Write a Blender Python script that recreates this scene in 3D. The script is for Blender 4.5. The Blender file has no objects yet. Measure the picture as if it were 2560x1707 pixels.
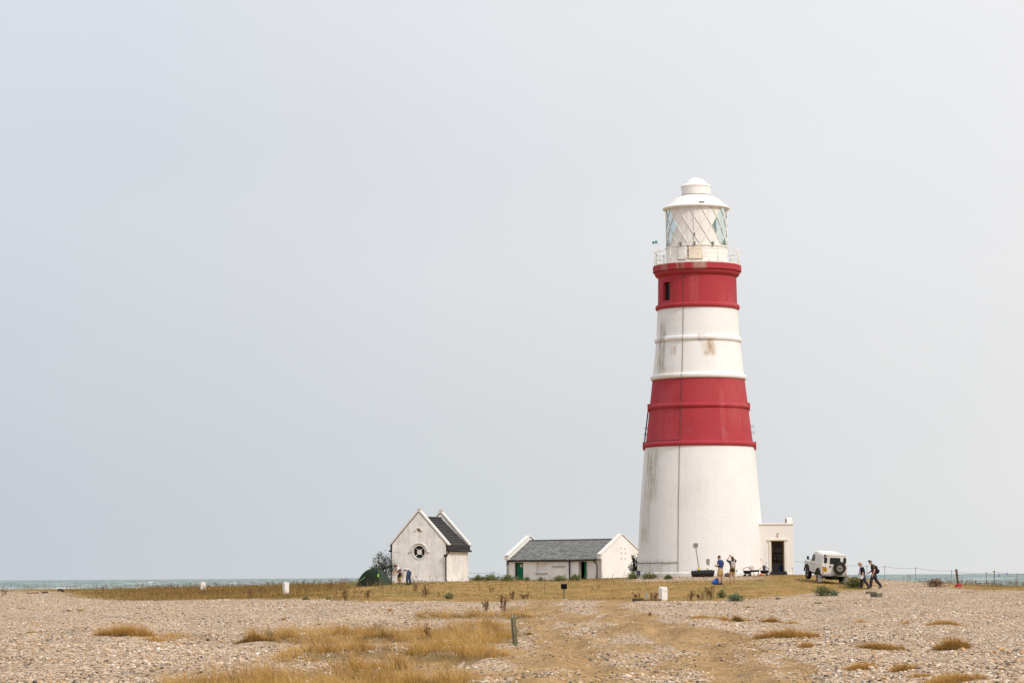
import bpy, math, random
import numpy as np
from mathutils import Vector, Matrix, Euler
from mathutils.geometry import tessellate_polygon

random.seed(7)
RNG = np.random.default_rng(11)
SC = bpy.context.scene
COL = SC.collection
R = math.radians

# ------------------------------------------------------------------ camera
FPX, CX, CY = 6700.0, 1280.0, 853.5          # focal length and centre in photograph pixels
EYE = Vector((0.0, 0.0, 1.7))
PITCH = math.atan(587.7 / FPX)
ROLL = R(-0.392)
CROT = Matrix.Rotation(R(90) + PITCH, 3, 'X') @ Matrix.Rotation(ROLL, 3, 'Z')
cd = bpy.data.cameras.new('camera')
cd.sensor_width = 36.0
cd.lens = 36.0 * FPX / 2560.0
cd.clip_start, cd.clip_end = 0.5, 120000.0
cam = bpy.data.objects.new('camera', cd)
COL.objects.link(cam)
cam.matrix_world = Matrix.Translation(EYE) @ CROT.to_4x4()
SC.camera = cam

# ------------------------------------------------------------------ light
SUN_AZ, SUN_EL = R(136.0), R(43.0)           # clockwise from +Y (the view direction)
SUN = Vector((math.sin(SUN_AZ) * math.cos(SUN_EL), math.cos(SUN_AZ) * math.cos(SUN_EL), math.sin(SUN_EL)))
sl = bpy.data.lights.new('sun', 'SUN')
sl.energy, sl.angle, sl.color = 2.05, R(3.5), (1.0, 0.945, 0.88)
so = bpy.data.objects.new('sun', sl)
COL.objects.link(so)
so.rotation_euler = SUN.to_track_quat('Z', 'Y').to_euler()
so.location = (60, -40, 80)

W = bpy.data.worlds.new('World')
SC.world = W
W.use_nodes = True
nt = W.node_tree
nt.nodes.clear()
def N(t, typ, **kw):
    n = t.nodes.new(typ)
    for k, v in kw.items():
        setattr(n, k, v)
    return n
def mth(t, op, a, b=None, clamp=False):
    n = t.nodes.new('ShaderNodeMath')
    n.operation = op
    n.use_clamp = clamp
    for i, x in enumerate((a, b)):
        if x is None: continue
        if isinstance(x, (int, float)): n.inputs[i].default_value = x
        else: t.links.new(x, n.inputs[i])
    return n.outputs[0]
def mixc(t, f, a, b, mode='MIX'):
    n = t.nodes.new('ShaderNodeMix')
    n.data_type = 'RGBA'
    n.blend_type = mode
    for s, x in (('Factor', f),):
        if isinstance(x, (int, float)): n.inputs[0].default_value = x
        else: t.links.new(x, n.inputs[0])
    for i, x in ((6, a), (7, b)):
        if isinstance(x, (tuple, list)): n.inputs[i].default_value = (*x[:3], 1)
        else: t.links.new(x, n.inputs[i])
    return n.outputs[2]
def ramp(t, fac, stops, interp='LINEAR'):
    n = t.nodes.new('ShaderNodeValToRGB')
    n.color_ramp.interpolation = interp
    el = n.color_ramp.elements
    el[0].position, el[0].color = stops[0][0], (*stops[0][1], 1)
    el[1].position, el[1].color = stops[-1][0], (*stops[-1][1], 1)
    for p, c in stops[1:-1]:
        e = el.new(p)
        e.color = (*c, 1)
    t.links.new(fac, n.inputs[0])
    return n.outputs[0]
sky = N(nt, 'ShaderNodeTexSky', sky_type='NISHITA', sun_disc=False)
sky.sun_elevation, sky.sun_rotation = SUN_EL, SUN_AZ
sky.air_density, sky.dust_density, sky.ozone_density = 1.0, 6.0, 1.0
tc = N(nt, 'ShaderNodeTexCoord')
sp = N(nt, 'ShaderNodeSeparateXYZ')
nt.links.new(tc.outputs['Generated'], sp.inputs[0])
# hazy veil: brightens towards the sun side and with height, the same all round the dome
side = N(nt, 'ShaderNodeMapRange', interpolation_type='SMOOTHSTEP')
nt.links.new(sp.outputs['X'], side.inputs[0])
side.inputs[1].default_value, side.inputs[2].default_value = -0.42, 0.36
low = ramp(nt, side.outputs[0], [(0.0, (0.53, 0.575, 0.63)), (0.21, (0.57, 0.61, 0.665)), (0.557, (0.665, 0.70, 0.722)), (0.878, (0.80, 0.80, 0.80)), (1.0, (0.84, 0.84, 0.835))])
high = ramp(nt, side.outputs[0], [(0.0, (0.66, 0.695, 0.77)), (0.21, (0.70, 0.73, 0.80)), (0.557, (0.785, 0.80, 0.83)), (0.878, (0.87, 0.87, 0.885)), (1.0, (0.92, 0.92, 0.92))])
elv = N(nt, 'ShaderNodeMapRange', interpolation_type='SMOOTHSTEP')
nt.links.new(sp.outputs['Z'], elv.inputs[0])
elv.inputs[1].default_value, elv.inputs[2].default_value = -0.03, 0.22
nz = N(nt, 'ShaderNodeTexNoise')
mp = N(nt, 'ShaderNodeMapping')
mp.inputs['Scale'].default_value = (3, 3, 9)
nt.links.new(tc.outputs['Generated'], mp.inputs[0])
nt.links.new(mp.outputs[0], nz.inputs[0])
nz.inputs['Scale'].default_value, nz.inputs['Detail'].default_value = 1.3, 3.0
veil = mixc(nt, elv.outputs[0], low, high)
veil = mixc(nt, 1.0, veil, ramp(nt, nz.outputs[0], [(0.3, (0.965, 0.97, 0.975)), (0.7, (1.02, 1.02, 1.015))]), 'MULTIPLY')
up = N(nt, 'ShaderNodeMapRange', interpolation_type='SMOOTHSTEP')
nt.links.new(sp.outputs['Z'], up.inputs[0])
up.inputs[1].default_value, up.inputs[2].default_value, up.inputs[3].default_value, up.inputs[4].default_value = 0.12, 1.0, 1.0, 1.7  # extra brightness towards the zenith, added to fill the shaded walls
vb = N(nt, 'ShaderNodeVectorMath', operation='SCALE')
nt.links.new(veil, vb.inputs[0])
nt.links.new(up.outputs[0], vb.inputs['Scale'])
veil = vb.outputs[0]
bg1, bg2 = N(nt, 'ShaderNodeBackground'), N(nt, 'ShaderNodeBackground')
nt.links.new(sky.outputs[0], bg1.inputs[0])
bg1.inputs[1].default_value = 0.06
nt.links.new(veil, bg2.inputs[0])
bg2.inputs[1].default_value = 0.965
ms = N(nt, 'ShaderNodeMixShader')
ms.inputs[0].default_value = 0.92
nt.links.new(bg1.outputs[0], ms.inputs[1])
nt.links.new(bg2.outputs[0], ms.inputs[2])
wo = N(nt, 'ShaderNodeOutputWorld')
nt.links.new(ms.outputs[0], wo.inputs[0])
SC.view_settings.view_transform = 'Standard'
SC.view_settings.look = 'None'
SC.view_settings.exposure = 0.12
SC.view_settings.gamma = 1.0

# ------------------------------------------------------------------ helpers: pixels to places
def ray(px, py):
    return (CROT @ Vector(((px - CX) / FPX, (CY - py) / FPX, -1.0)))
def at(px, py, d):
    r = ray(px, py)
    return EYE + r * (d / r.y)
_CI = np.array(CROT.transposed())
def project(x, y, z):
    p = np.stack([x, y, z - EYE.z], -1) @ _CI.T
    return CX + FPX * p[..., 0] / -p[..., 2], CY - FPX * p[..., 1] / -p[..., 2]

# ------------------------------------------------------------------ helpers: terrain
BASE = np.array([(-200, 0), (0, 0), (70, 0), (100, .08), (130, .25), (170, .40), (200, .52), (255, .85), (263, .83), (275, .3), (295, -1.2), (330, -3.6), (420, -6), (900, -14)], float)
CTL = [  # (px, py, distance) of ground seen in the photograph
 (100, 1472, 255), (100, 1490, 200), (400, 1472, 240), (640, 1469, 235), (800, 1475, 185), (715, 1487, 178), (930, 1466.5, 177), (940, 1462, 175), (880, 1470, 172),
 (1000, 1457, 188), (1170, 1452, 194), (1050, 1475, 165), (1050, 1487, 152), (1050, 1503, 141), (800, 1498, 152), (1250, 1470, 172), (1300, 1452, 205), (1200, 1447, 212),
 (1410, 1498, 155), (1410, 1470, 172), (1480, 1448, 205), (1240, 1502, 140), (1560, 1446, 195), (1610, 1440, 196), (1750, 1441, 187), (1900, 1437.5, 188), (1985, 1436, 191),
 (1800, 1461, 166), (1840, 1458, 169), (1700, 1460, 169), (1700, 1480, 155), (1655, 1500, 142), (1860, 1502, 142), (1950, 1455, 171), (2013, 1444.5, 175.2), (2047, 1457, 172.5), (2102, 1457.5, 173), (2060, 1450, 178),
 (2000, 1488, 152), (2160, 1471, 166), (2200, 1471, 166), (2115, 1467, 169), (2200, 1450, 200), (2330, 1459, 200), (2450, 1463, 212), (2560, 1466, 212), (2300, 1480, 163), (2450, 1480, 160), (1900, 1470, 161)]
EXTRA = [(14, 210, 1.6), (22, 205, 1.6), (7, 225, 1.02), (0, 228, 1.0), (12, 232, .9), (-4, 232, 1.0), (14, 194, 1.66), (18, 192, 1.68), (12, 188.6, 1.63), (16, 188.6, 1.63), (33, 240, -.4), (45, 240, -.5), (55, 250, -1.5), (38, 262, -1.4), (25, 262, -.6), (10, 262, -.4), (-6, 262, .2), (20, 240, .7)]
def base(y): return np.interp(y, BASE[:, 0], BASE[:, 1])
_c = [at(*c) for c in CTL]
_cx = np.array([p.x for p in _c] + [e[0] for e in EXTRA])
_cy = np.array([p.y for p in _c] + [e[1] for e in EXTRA])
_cz = np.array([p.z for p in _c] + [e[2] for e in EXTRA])
def _k(dx, dy):
    r = np.sqrt((dx / 13.0) ** 2 + (dy / 20.0) ** 2)
    return (1 + 1.732 * r) * np.exp(-1.732 * r)
_K = _k(_cx[:, None] - _cx, _cy[:, None] - _cy) + np.eye(len(_cx)) * 0.03
_w = np.linalg.solve(_K, _cz - base(_cy))
_ph = RNG.uniform(0, 6.28, 26)
_an = RNG.uniform(0, 3.14, 26)
_wl = np.concatenate([np.linspace(1.2, 3, 12), np.linspace(3.5, 13, 14)])
def relief(x, y):
    s = np.zeros_like(x)
    for w, a, p in zip(_wl, _an, _ph):
        s = s + 0.0075 * w ** 0.75 * np.sin((x * np.cos(a) + y * np.sin(a)) * 6.283 / w + p)
    s = s * np.clip((150 - y) / 40, 0.18, 1)
    for xs, ys in RUTS:                             # wheel ruts of the track with low shoulders
        u = x - np.interp(y, ys, xs)
        ru = -0.075 * np.exp(-(u / 0.30) ** 2) + 0.04 * np.exp(-((np.abs(u) - 0.62) / 0.25) ** 2)
        s = s + ru * np.clip((152 - y) / 14, 0, 1) * np.clip((y - 30) / 8, 0, 1)
    return s * 1.0
def G0(x, y):
    x, y = np.asarray(x, float), np.asarray(y, float)
    out = base(y)
    for cx, cy, w in zip(_cx, _cy, _w):
        out = out + w * _k(x - cx, y - cy)
    return out
RUTS = []
def G(x, y):
    x, y = np.asarray(x, float), np.asarray(y, float)
    return G0(x, y) + relief(x, y)
def on(px, py):
    """the point of the ground seen at a photograph pixel"""
    r = ray(px, py)
    d = np.linspace(25, 300, 2200)
    x, z = EYE.x + r.x / r.y * d, EYE.z + r.z / r.y * d
    g = G(x, d)
    i = np.nonzero(z <= g)[0]
    i = i[0] if len(i) else int(np.argmin(z - g))
    return Vector((x[i], d[i], g[i]))
for path in ([(1352, 1497), (1335, 1512), (1322, 1530), (1345, 1550), (1392, 1590), (1440, 1625), (1468, 1660), (1480, 1720)],
             [(1545, 1499), (1520, 1515), (1528, 1532), (1565, 1549), (1650, 1572), (1740, 1608), (1800, 1648), (1850, 1720)]):
    q = [on(*c) for c in path][::-1]
    RUTS.append((np.array([p.x for p in q]), np.array([p.y for p in q])))
def gz(x, y): return float(G(np.array([x]), np.array([y]))[0])

# ------------------------------------------------------------------ helpers: materials
MATS = {}
def pm(name, col, rough=0.8, var=0.12, scale=2.0, bump=0.0, bscale=30.0, spec=0.16, metal=0.0, streak=0.0, streak_col=(0.2, 0.18, 0.12)):
    """a procedural material: one colour broken up by noise, optional weather streaks and fine relief"""
    if name in MATS: return MATS[name]
    m = bpy.data.materials.new(name)
    m.use_nodes = True
    t = m.node_tree
    b = t.nodes['Principled BSDF']
    b.inputs['Roughness'].default_value = rough
    b.inputs['Specular IOR Level'].default_value = spec
    b.inputs['Metallic'].default_value = metal
    tc = N(t, 'ShaderNodeTexCoord')
    n1 = N(t, 'ShaderNodeTexNoise')
    n1.inputs['Scale'].default_value, n1.inputs['Detail'].default_value, n1.inputs['Roughness'].default_value = scale, 6, 0.65
    t.links.new(tc.outputs['Object'], n1.inputs[0])
    c = ramp(t, n1.outputs[0], [(0.28, tuple(x * (1 - var) for x in col)), (0.72, tuple(min(1, x * (1 + var)) for x in col))])
    if streak:
        mp = N(t, 'ShaderNodeMapping')
        mp.inputs['Scale'].default_value = (5, 5, 0.5)
        t.links.new(tc.outputs['Object'], mp.inputs[0])
        n2 = N(t, 'ShaderNodeTexNoise')
        n2.inputs['Scale'].default_value, n2.inputs['Detail'].default_value, n2.inputs['Roughness'].default_value = 1.0, 7, 0.7
        t.links.new(mp.outputs[0], n2.inputs[0])
        f = ramp(t, n2.outputs[0], [(0.50, (0, 0, 0)), (0.78, (streak,) * 3)])
        c = mixc(t, f, c, streak_col)
    t.links.new(c, b.inputs['Base Color'])
    if bump:
        n3 = N(t, 'ShaderNodeTexNoise')
        n3.inputs['Scale'].default_value, n3.inputs['Detail'].default_value = bscale, 4
        t.links.new(tc.outputs['Object'], n3.inputs[0])
        bp = N(t, 'ShaderNodeBump')
        bp.inputs['Strength'].default_value, bp.inputs['Distance'].default_value = bump, 0.05
        t.links.new(n3.outputs[0], bp.inputs['Height'])
        t.links.new(bp.outputs[0], b.inputs['Normal'])
    MATS[name] = m
    return m
def leafm(name, stops, rough=0.7, trans=0.25):
    """foliage: colour by the per-leaf attribute tone, some light let through"""
    if name in MATS: return MATS[name]
    m = bpy.data.materials.new(name)
    m.use_nodes = True
    t = m.node_tree
    b = t.nodes['Principled BSDF']
    at_ = N(t, 'ShaderNodeAttribute', attribute_name='tone')
    c = ramp(t, at_.outputs['Fac'], stops)
    t.links.new(c, b.inputs['Base Color'])
    b.inputs['Roughness'].default_value, b.inputs['Specular IOR Level'].default_value = rough, 0.2
    tr = N(t, 'ShaderNodeBsdfTranslucent')
    t.links.new(c, tr.inputs[0])
    mx = N(t, 'ShaderNodeMixShader')
    mx.inputs[0].default_value = trans
    t.links.new(b.outputs[0], mx.inputs[1])
    t.links.new(tr.outputs[0], mx.inputs[2])
    t.links.new(mx.outputs[0], t.nodes['Material Output'].inputs[0])
    MATS[name] = m
    return m

# ------------------------------------------------------------------ helpers: meshes
def link(o, parent=None, loc=None):
    COL.objects.link(o)
    if parent is not None: o.parent = parent
    if loc is not None: o.location = loc
    return o
def mesh_obj(name, v, f, mat, parent=None, loc=None, smooth=False):
    me = bpy.data.meshes.new(name)
    me.from_pydata(v, [], f)
    if smooth: me.polygons.foreach_set('use_smooth', [True] * len(me.polygons))
    me.materials.append(mat)
    me.update()
    return link(bpy.data.objects.new(name, me), parent, loc)
def tag(o, label, cat=None, group=None, kind=None):
    o['label'] = label
    if cat: o['category'] = cat
    if group: o['group'] = group
    if kind: o['kind'] = kind
    return o
def empty(name, loc, rz=0.0, rx=0.0, ry=0.0):
    o = bpy.data.objects.new(name, None)
    o.empty_display_size = 0.2
    o.location = loc
    o.rotation_euler = (rx, ry, rz)
    return link(o)
class MB:
    def __init__(s): s.v, s.f = [], []
    def add(s, v, f):
        o = len(s.v)
        s.v += [tuple(p) for p in v]
        s.f += [tuple(i + o for i in q) for q in f]
        return s
    def box(s, x0, x1, y0, y1, z0, z1, m=None):
        v = [Vector(p) for p in ((x0, y0, z0), (x1, y0, z0), (x1, y1, z0), (x0, y1, z0), (x0, y0, z1), (x1, y0, z1), (x1, y1, z1), (x0, y1, z1))]
        if m is not None: v = [m @ p for p in v]
        return s.add(v, [(0, 3, 2, 1), (4, 5, 6, 7), (0, 1, 5, 4), (1, 2, 6, 5), (2, 3, 7, 6), (3, 0, 4, 7)])
    def bar(s, a, b, w, h, up=(0, 0, 1)):
        """a straight rectangular bar from a to b"""
        a, b = Vector(a), Vector(b)
        d = (b - a).normalized()
        sx = d.cross(Vector(up))
        if sx.length < 1e-4: sx = d.cross(Vector((0, 1, 0)))
        sx.normalize()
        sz = sx.cross(d)
        v = []
        for p in (a, b):
            for i, j in ((-1, -1), (1, -1), (1, 1), (-1, 1)):
                v.append(p + sx * (i * w / 2) + sz * (j * h / 2))
        return s.add(v, [(0, 1, 2, 3), (7, 6, 5, 4), (0, 4, 5, 1), (1, 5, 6, 2), (2, 6, 7, 3), (3, 7, 4, 0)])
    def tube(s, pts, r, n=8, cap=True, flat=1.0):
        pts = [Vector(p) for p in pts]
        rr = r if isinstance(r, (list, tuple)) else [r] * len(pts)
        v, f = [], []
        ref = None
        for i, p in enumerate(pts):
            d = (pts[min(i + 1, len(pts) - 1)] - pts[max(i - 1, 0)]).normalized()
            if ref is None:
                ref = d.cross(Vector((0, 0, 1)))
                if ref.length < 1e-3: ref = d.cross(Vector((1, 0, 0)))
            a = (ref - d * ref.dot(d)).normalized()
            ref = a
            b = d.cross(a)
            for k in range(n):
                t = 2 * math.pi * k / n
                v.append(p + a * (math.cos(t) * rr[i]) + b * (math.sin(t) * rr[i] * flat))
        for i in range(len(pts) - 1):
            for k in range(n):
                f.append((i * n + k, i * n + (k + 1) % n, (i + 1) * n + (k + 1) % n, (i + 1) * n + k))
        if cap:
            f.append(tuple(range(n))[::-1])
            f.append(tuple((len(pts) - 1) * n + k for k in range(n)))
        return s.add(v, f)
    def lathe(s, prof, n=96, c=(0, 0, 0), skip=None):
        v, f = [], []
        for r, z in prof:
            for k in range(n):
                t = 2 * math.pi * k / n
                v.append((c[0] + r * math.sin(t), c[1] - r * math.cos(t), c[2] + z))
        for i in range(len(prof) - 1):
            for k in range(n):
                if skip and skip(i, k): continue
                f.append((i * n + k, i * n + (k + 1) % n, (i + 1) * n + (k + 1) % n, (i + 1) * n + k))
        return s.add(v, f)
    def ell(s, c, rad, nu=14, nv=9, m=None):
        v, f = [], []
        for j in range(nv + 1):
            p = math.pi * j / nv
            for i in range(nu):
                t = 2 * math.pi * i / nu
                q = Vector((rad[0] * math.sin(p) * math.cos(t), rad[1] * math.sin(p) * math.sin(t), rad[2] * math.cos(p)))
                if m is not None: q = m @ q
                v.append(Vector(c) + q)
        for j in range(nv):
            for i in range(nu):
                f.append((j * nu + i, (j + 1) * nu + i, (j + 1) * nu + (i + 1) % nu, j * nu + (i + 1) % nu))
        return s.add(v, f)
    def plate(s, outer, holes=(), t=0.2, y=0.0):
        """a wall standing in XZ with openings, front face at y, back at y + t"""
        loops = [list(outer)] + [list(h) for h in holes]
        v3 = [[Vector((a, 0, b)) for a, b in lp] for lp in loops]
        tri = tessellate_polygon(v3)
        flat = [p for lp in loops for p in lp]
        nF = len(flat)
        v = [(a, y, b) for a, b in flat] + [(a, y + t, b) for a, b in flat]
        f = [tuple(q) for q in tri] + [tuple(i + nF for i in q[::-1]) for q in tri]
        o = 0
        for lp in loops:
            k = len(lp)
            for i in range(k):
                j = (i + 1) % k
                f.append((o + i, o + j, o + j + nF, o + i + nF))
            o += k
        return s.add(v, f)
    def prism(s, poly, x0, x1):
        """a polygon of (y, z) pulled out along X"""
        n = len(poly)
        tri = tessellate_polygon([[Vector((0, a, b)) for a, b in poly]])
        v = [(x0, a, b) for a, b in poly] + [(x1, a, b) for a, b in poly]
        f = [tuple(q) for q in tri] + [tuple(i + n for i in q[::-1]) for q in tri]
        f += [(i, (i + 1) % n, (i + 1) % n + n, i + n) for i in range(n)]
        return s.add(v, f)
    def build(s, name, mat, parent=None, loc=None, smooth=False, bevel=0.0, auto=None):
        o = mesh_obj(name, s.v, s.f, mat, parent, loc, smooth)
        import bmesh
        bm = bmesh.new()
        bm.from_mesh(o.data)
        bmesh.ops.recalc_face_normals(bm, faces=bm.faces)
        bm.to_mesh(o.data)
        bm.free()
        if smooth and auto:
            o.data.set_sharp_from_angle(angle=R(auto))
        if bevel:
            b = o.modifiers.new('edge_rounding', 'BEVEL')
            b.width, b.segments, b.limit_method = bevel, 2, 'ANGLE'
        return o
def child_copy(src, parent, loc=None, rot=None):
    o = src.copy()
    link(o, parent)
    if loc is not None: o.location = loc
    if rot is not None: o.rotation_euler = rot
    return o
# ------------------------------------------------------------------ the ground: shingle, turf, track
def sdpoly(px, py, poly):
    """signed distance (inside positive) in pixels squeezed four to one sideways, as the ground is seen so flat"""
    P = np.array(poly, float) * (0.25, 1)
    x, y = px * 0.25, py
    d = np.full(x.shape, 1e9)
    ins = np.zeros(x.shape, bool)
    for i in range(len(P)):
        (ax, ay), (bx, by) = P[i], P[(i + 1) % len(P)]
        ex, ey = bx - ax, by - ay
        t = np.clip(((x - ax) * ex + (y - ay) * ey) / (ex * ex + ey * ey + 1e-9), 0, 1)
        d = np.minimum(d, np.hypot(x - ax - t * ex, y - ay - t * ey))
        c = (ay > y) != (by > y)
        ins ^= c & (x < ex * (y - ay) / (ey if abs(ey) > 1e-9 else 1e-9) + ax)
    return np.where(ins, d, -d)
def sm(v, a, b):
    t = np.clip((v - a) / (b - a), 0, 1)
    return t * t * (3 - 2 * t)
def wob(x, y, s, seed):
    r = np.random.default_rng(seed)
    o = np.zeros_like(x)
    for k in range(9):
        w, a, p = s * r.uniform(0.5, 2.2), r.uniform(0, 3.14), r.uniform(0, 6.28)
        o += np.sin((x * np.cos(a) + y * np.sin(a)) * 6.283 / w + p)
    return o / 4.0
TURF = [(-900, 1477), (150, 1478), (190, 1493), (320, 1501), (600, 1497), (800, 1497), (900, 1503), (1240, 1504), (1340, 1498), (1400, 1500), (1560, 1500), (1640, 1502), (1850, 1502), (1880, 1495), (2000, 1487), (2090, 1480), (2180, 1473), (2260, 1462), (2330, 1466), (2440, 1475), (3400, 1478), (3400, 1380), (-900, 1380)]
RIDGE = [(2170, 1476), (2180, 1440), (2230, 1440), (2330, 1457), (2400, 1464), (2330, 1470)]
APRON = [(1570, 1456), (1640, 1455), (1760, 1452), (1900, 1450), (1900, 1438), (1570, 1441)]
FARBEACH = [(-900, 1380), (-900, 1476), (60, 1476), (60, 1468), (180, 1474), (190, 1380)]
SAND = [
 [(1330, 1498), (1560, 1500), (1570, 1540), (1660, 1548), (1770, 1563), (1860, 1590), (1935, 1622), (1995, 1652), (1960, 1690), (2120, 1760), (1840, 1760), (1760, 1690), (1745, 1640), (1700, 1602), (1640, 1578), (1560, 1562), (1440, 1556), (1350, 1545), (1270, 1545), (1260, 1535), (1330, 1520)],
 [(1540, 1606), (1640, 1602), (1660, 1636), (1560, 1640)],
 [(1060, 1645), (1270, 1625), (1480, 1600), (1500, 1660), (1480, 1760), (1040, 1760)],
 [(1880, 1694), (2060, 1696), (2080, 1760), (1900, 1760)],
 [(1270, 1556), (1330, 1560), (1390, 1590), (1420, 1640), (1380, 1640), (1330, 1600)]]
GRIT = [(1395, 1500), (1520, 1500), (1500, 1536), (1400, 1536)]
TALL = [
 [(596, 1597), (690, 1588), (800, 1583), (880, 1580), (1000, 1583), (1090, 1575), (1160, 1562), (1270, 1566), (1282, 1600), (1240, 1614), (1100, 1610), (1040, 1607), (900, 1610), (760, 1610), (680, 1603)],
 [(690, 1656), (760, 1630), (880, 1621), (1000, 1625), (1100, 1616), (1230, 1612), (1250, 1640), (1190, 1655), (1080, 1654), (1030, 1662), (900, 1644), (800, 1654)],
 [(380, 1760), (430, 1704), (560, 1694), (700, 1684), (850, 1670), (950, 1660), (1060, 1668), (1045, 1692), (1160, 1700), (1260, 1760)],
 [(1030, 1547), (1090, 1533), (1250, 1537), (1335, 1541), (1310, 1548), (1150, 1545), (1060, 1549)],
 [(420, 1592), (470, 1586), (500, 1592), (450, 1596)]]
def zones(x, y, z):
    yy = np.maximum(y, 6.0)
    px, py = project(x, yy, z)
    wx, wy = 30 * wob(x, y, 3.0, 3), 1.6 * wob(x, y, 2.2, 4)
    px, py = px + wx, py + wy
    turf = sm(sdpoly(px + 40 * wob(x, y, 1.4, 16), py + 1.2 * wob(x, y, .9, 17), TURF), -3.5, 3.5)
    turf *= 1 - 0.75 * sm(sdpoly(px, py, RIDGE), -1, 3)
    turf *= 1 - 0.75 * sm(sdpoly(px, py, APRON), -1, 3)
    turf *= 1 - 0.8 * sm(sdpoly(px, py, FARBEACH), -1, 3)
    sand = np.zeros_like(x)
    sand = .52 * sm(sdpoly(px, py, [(1275, 1500), (1570, 1500), (1690, 1548), (1870, 1580), (2010, 1640), (2150, 1760), (1060, 1760), (1190, 1650), (1300, 1605), (1250, 1540)]), -4, 8)
    for p in SAND: sand = np.maximum(sand, sm(sdpoly(px, py, p), -3, 7))
    sand *= 1 - 0.8 * sm(sdpoly(px, py, GRIT), -1, 5)
    sand = np.clip(sand * (1 + .55 * wob(x, y * .22, 1.3, 14) + .3 * wob(x, y * .4, .6, 15)), 0, 1)
    for xs, ys in RUTS:
        u = x - np.interp(y, ys, xs) + .12 * wob(x, y, 2.0, 18)
        sand = np.maximum(sand, .95 * np.exp(-(u / .55) ** 2) * np.clip((154 - y) / 8, 0, 1))
    tall = np.zeros_like(x)
    for p in TALL: tall = np.maximum(tall, sm(sdpoly(px + 14 * wob(x, y, .9, 5), py + 1.5 * wob(x, y, .7, 6), p), -5, 5))
    off = y < 12
    for m in (turf, sand, tall): m[off] = 0
    turf[y > 258] = 0
    return turf, sand, tall

dr = [-120, -60, -20, 5, 15, 25, 30]
d = 33.0
while d < 215:
    dr.append(d)
    d += 0.22 + 0.0018 * (d - 33)
while d < 470:
    dr.append(d)
    d += 3.0
dr += [520, 620, 800]
ca = np.concatenate([[-9, -5, -3, -2, -1.3, -.9, -.65, -.5, -.4, -.34], np.linspace(-.29, .29, 300), [.34, .4, .5, .65, .9, 1.3, 2, 3, 5, 9]])
dd, aa = np.meshgrid(np.array(dr), ca, indexing='ij')
gx, gy = aa * np.maximum(dd, 30), dd
gzv = G(gx.ravel(), gy.ravel())
nr, ncl = dd.shape
idx = np.arange(nr * ncl).reshape(nr, ncl)
quads = np.stack([idx[:-1, :-1], idx[:-1, 1:], idx[1:, 1:], idx[1:, :-1]], -1).reshape(-1, 4)
def np_mesh(name, verts, faces, mat, attrs=None, smooth=True, parent=None):
    me = bpy.data.meshes.new(name)
    k = faces.shape[1]
    me.vertices.add(len(verts))
    me.vertices.foreach_set('co', np.ascontiguousarray(verts, np.float32).ravel())
    me.loops.add(faces.size)
    me.loops.foreach_set('vertex_index', np.ascontiguousarray(faces, np.int32).ravel())
    me.polygons.add(len(faces))
    me.polygons.foreach_set('loop_start', np.arange(0, faces.size, k, dtype=np.int32))
    me.polygons.foreach_set('use_smooth', np.full(len(faces), smooth))
    for nm, a in (attrs or {}).items():
        at_ = me.attributes.new(nm, 'FLOAT', 'POINT')
        at_.data.foreach_set('value', np.ascontiguousarray(a, np.float32).ravel())
    me.materials.append(mat)
    me.update(calc_edges=True)
    me.validate()
    return link(bpy.data.objects.new(name, me), parent)

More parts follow.
